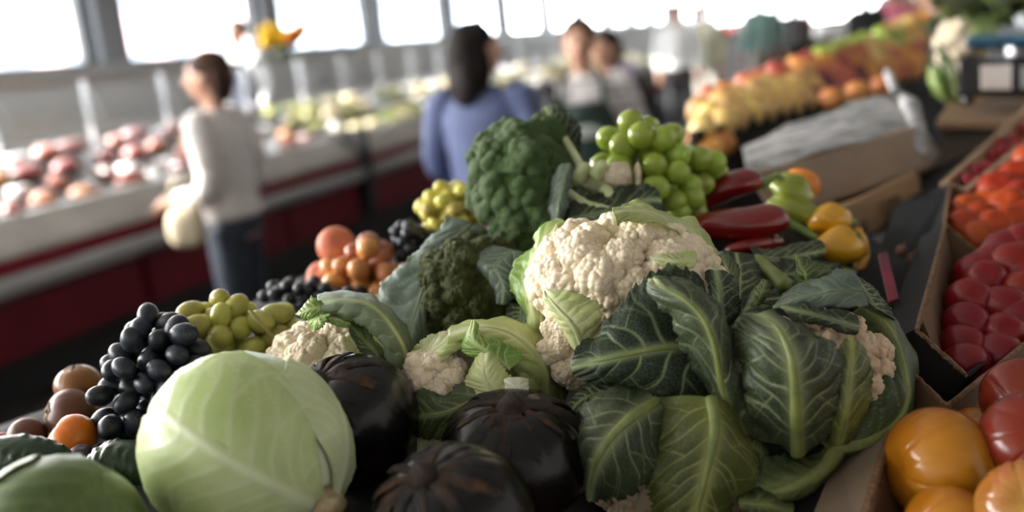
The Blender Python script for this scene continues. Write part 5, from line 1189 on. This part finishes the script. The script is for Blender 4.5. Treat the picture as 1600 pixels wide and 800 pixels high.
for i in range(56):
    cs_ += .58; k = int(g.integers(8)); hgt = g.uniform(.8, 1.75)
    t0 = (-4.3+g.uniform(-.2, .2)) if i % 3 else (-5.2+g.uniform(-.1, .1))
    V, F = boxvf(CW(cs_, t0, hgt/2), (.5, .45, hgt), AX); o = bevel(obj('goods_crate', V, F, cols[k], None, False), .03)
    tag(o, '%s crate of goods standing far down the market hall' % names[k], 'crate', '%s crates of goods far down the hall' % names[k])
m_maroon = mat('stall_maroon', (.05, .012, .014), (.07, .018, .02), 3, .6, world=True)
for i, (nm, fm_) in enumerate([('charcoal', m_char), ('maroon', m_maroon)]*4):
    s0 = 14+i*3.4
    r = thing('market_stall', 'dark %s market stall with goods on top, far along the aisle' % nm, 'stall', CW(s0+1.5, -3.3, 0), '%s market stalls along the aisle' % nm)
    V, F = boxvf(CW(s0+1.5, -3.3, .5), (3.0, .8, 1.0), AX); obj('body', V, F, fm_, r, False)
    V, F = boxvf(CW(s0+1.5, -3.3, 1.02), (3.1, .9, .04), AX); obj('top', V, F, m_dark, r, False)
    for q in range(7):
        V, F = boxvf(CW(s0+.3+q*.4, -3.3, 1.04+.11), (.3, .5, .22), AX); obj('goods_box', V, F, cols[(i*3+q*5) % 8], r, False)
for i, (t0, s0, nm, fm_) in enumerate([(-1.95, 21.0, 'brown', mat('stall_brown', (.06, .035, .025), None, rough=.7)), (-.55, 23.0, 'grey', mat('stall_grey', (.06, .06, .065), None, rough=.7))]):
    r = thing('market_stall', 'dark %s stall standing across the far end of the aisle' % nm, 'stall', CW(s0, t0, 0))
    V, F = boxvf(CW(s0, t0, .6), (.8, 1.25, 1.2), AX); obj('body', V, F, fm_, r, False)
    V, F = boxvf(CW(s0, t0, 1.22), (.9, 1.35, .04), AX); obj('top', V, F, m_dark, r, False)
    for q in range(4):
        V, F = boxvf(CW(s0-.1, t0-.48+q*.32, 1.24+.12), (.4, .26, .24), AX); obj('goods_box', V, F, cols[(1+i*2+q*3) % 8], r, False)
    for q in (-.6, .6):
        V, F = tube([CW(s0, t0+q, 1.22), CW(s0, t0+q, 2.3)], .025, 8, 2); obj('pole', V, F, m_dark, r)
    V, F = panel([CW(s0-.6, t0-.7, 2.2), CW(s0-.6, t0+.7, 2.2), CW(s0+.5, t0+.7, 2.45), CW(s0+.5, t0-.7, 2.45)], .02); obj('canopy', V, F, m_maroon, r, False)
person('far shopper in a maroon coat at the end of the aisle', 1218, 20.5, 170, 1.72, m_maroon, m_char, m_hairb, 'short', voxel=.02)
person('far shopper in a grey jacket at the end of the aisle', 1238, 17.6, 190, 1.76, mat('jacket_grey', (.16, .16, .17), None, rough=.7), m_char, m_hairk, 'bob', voxel=.02)
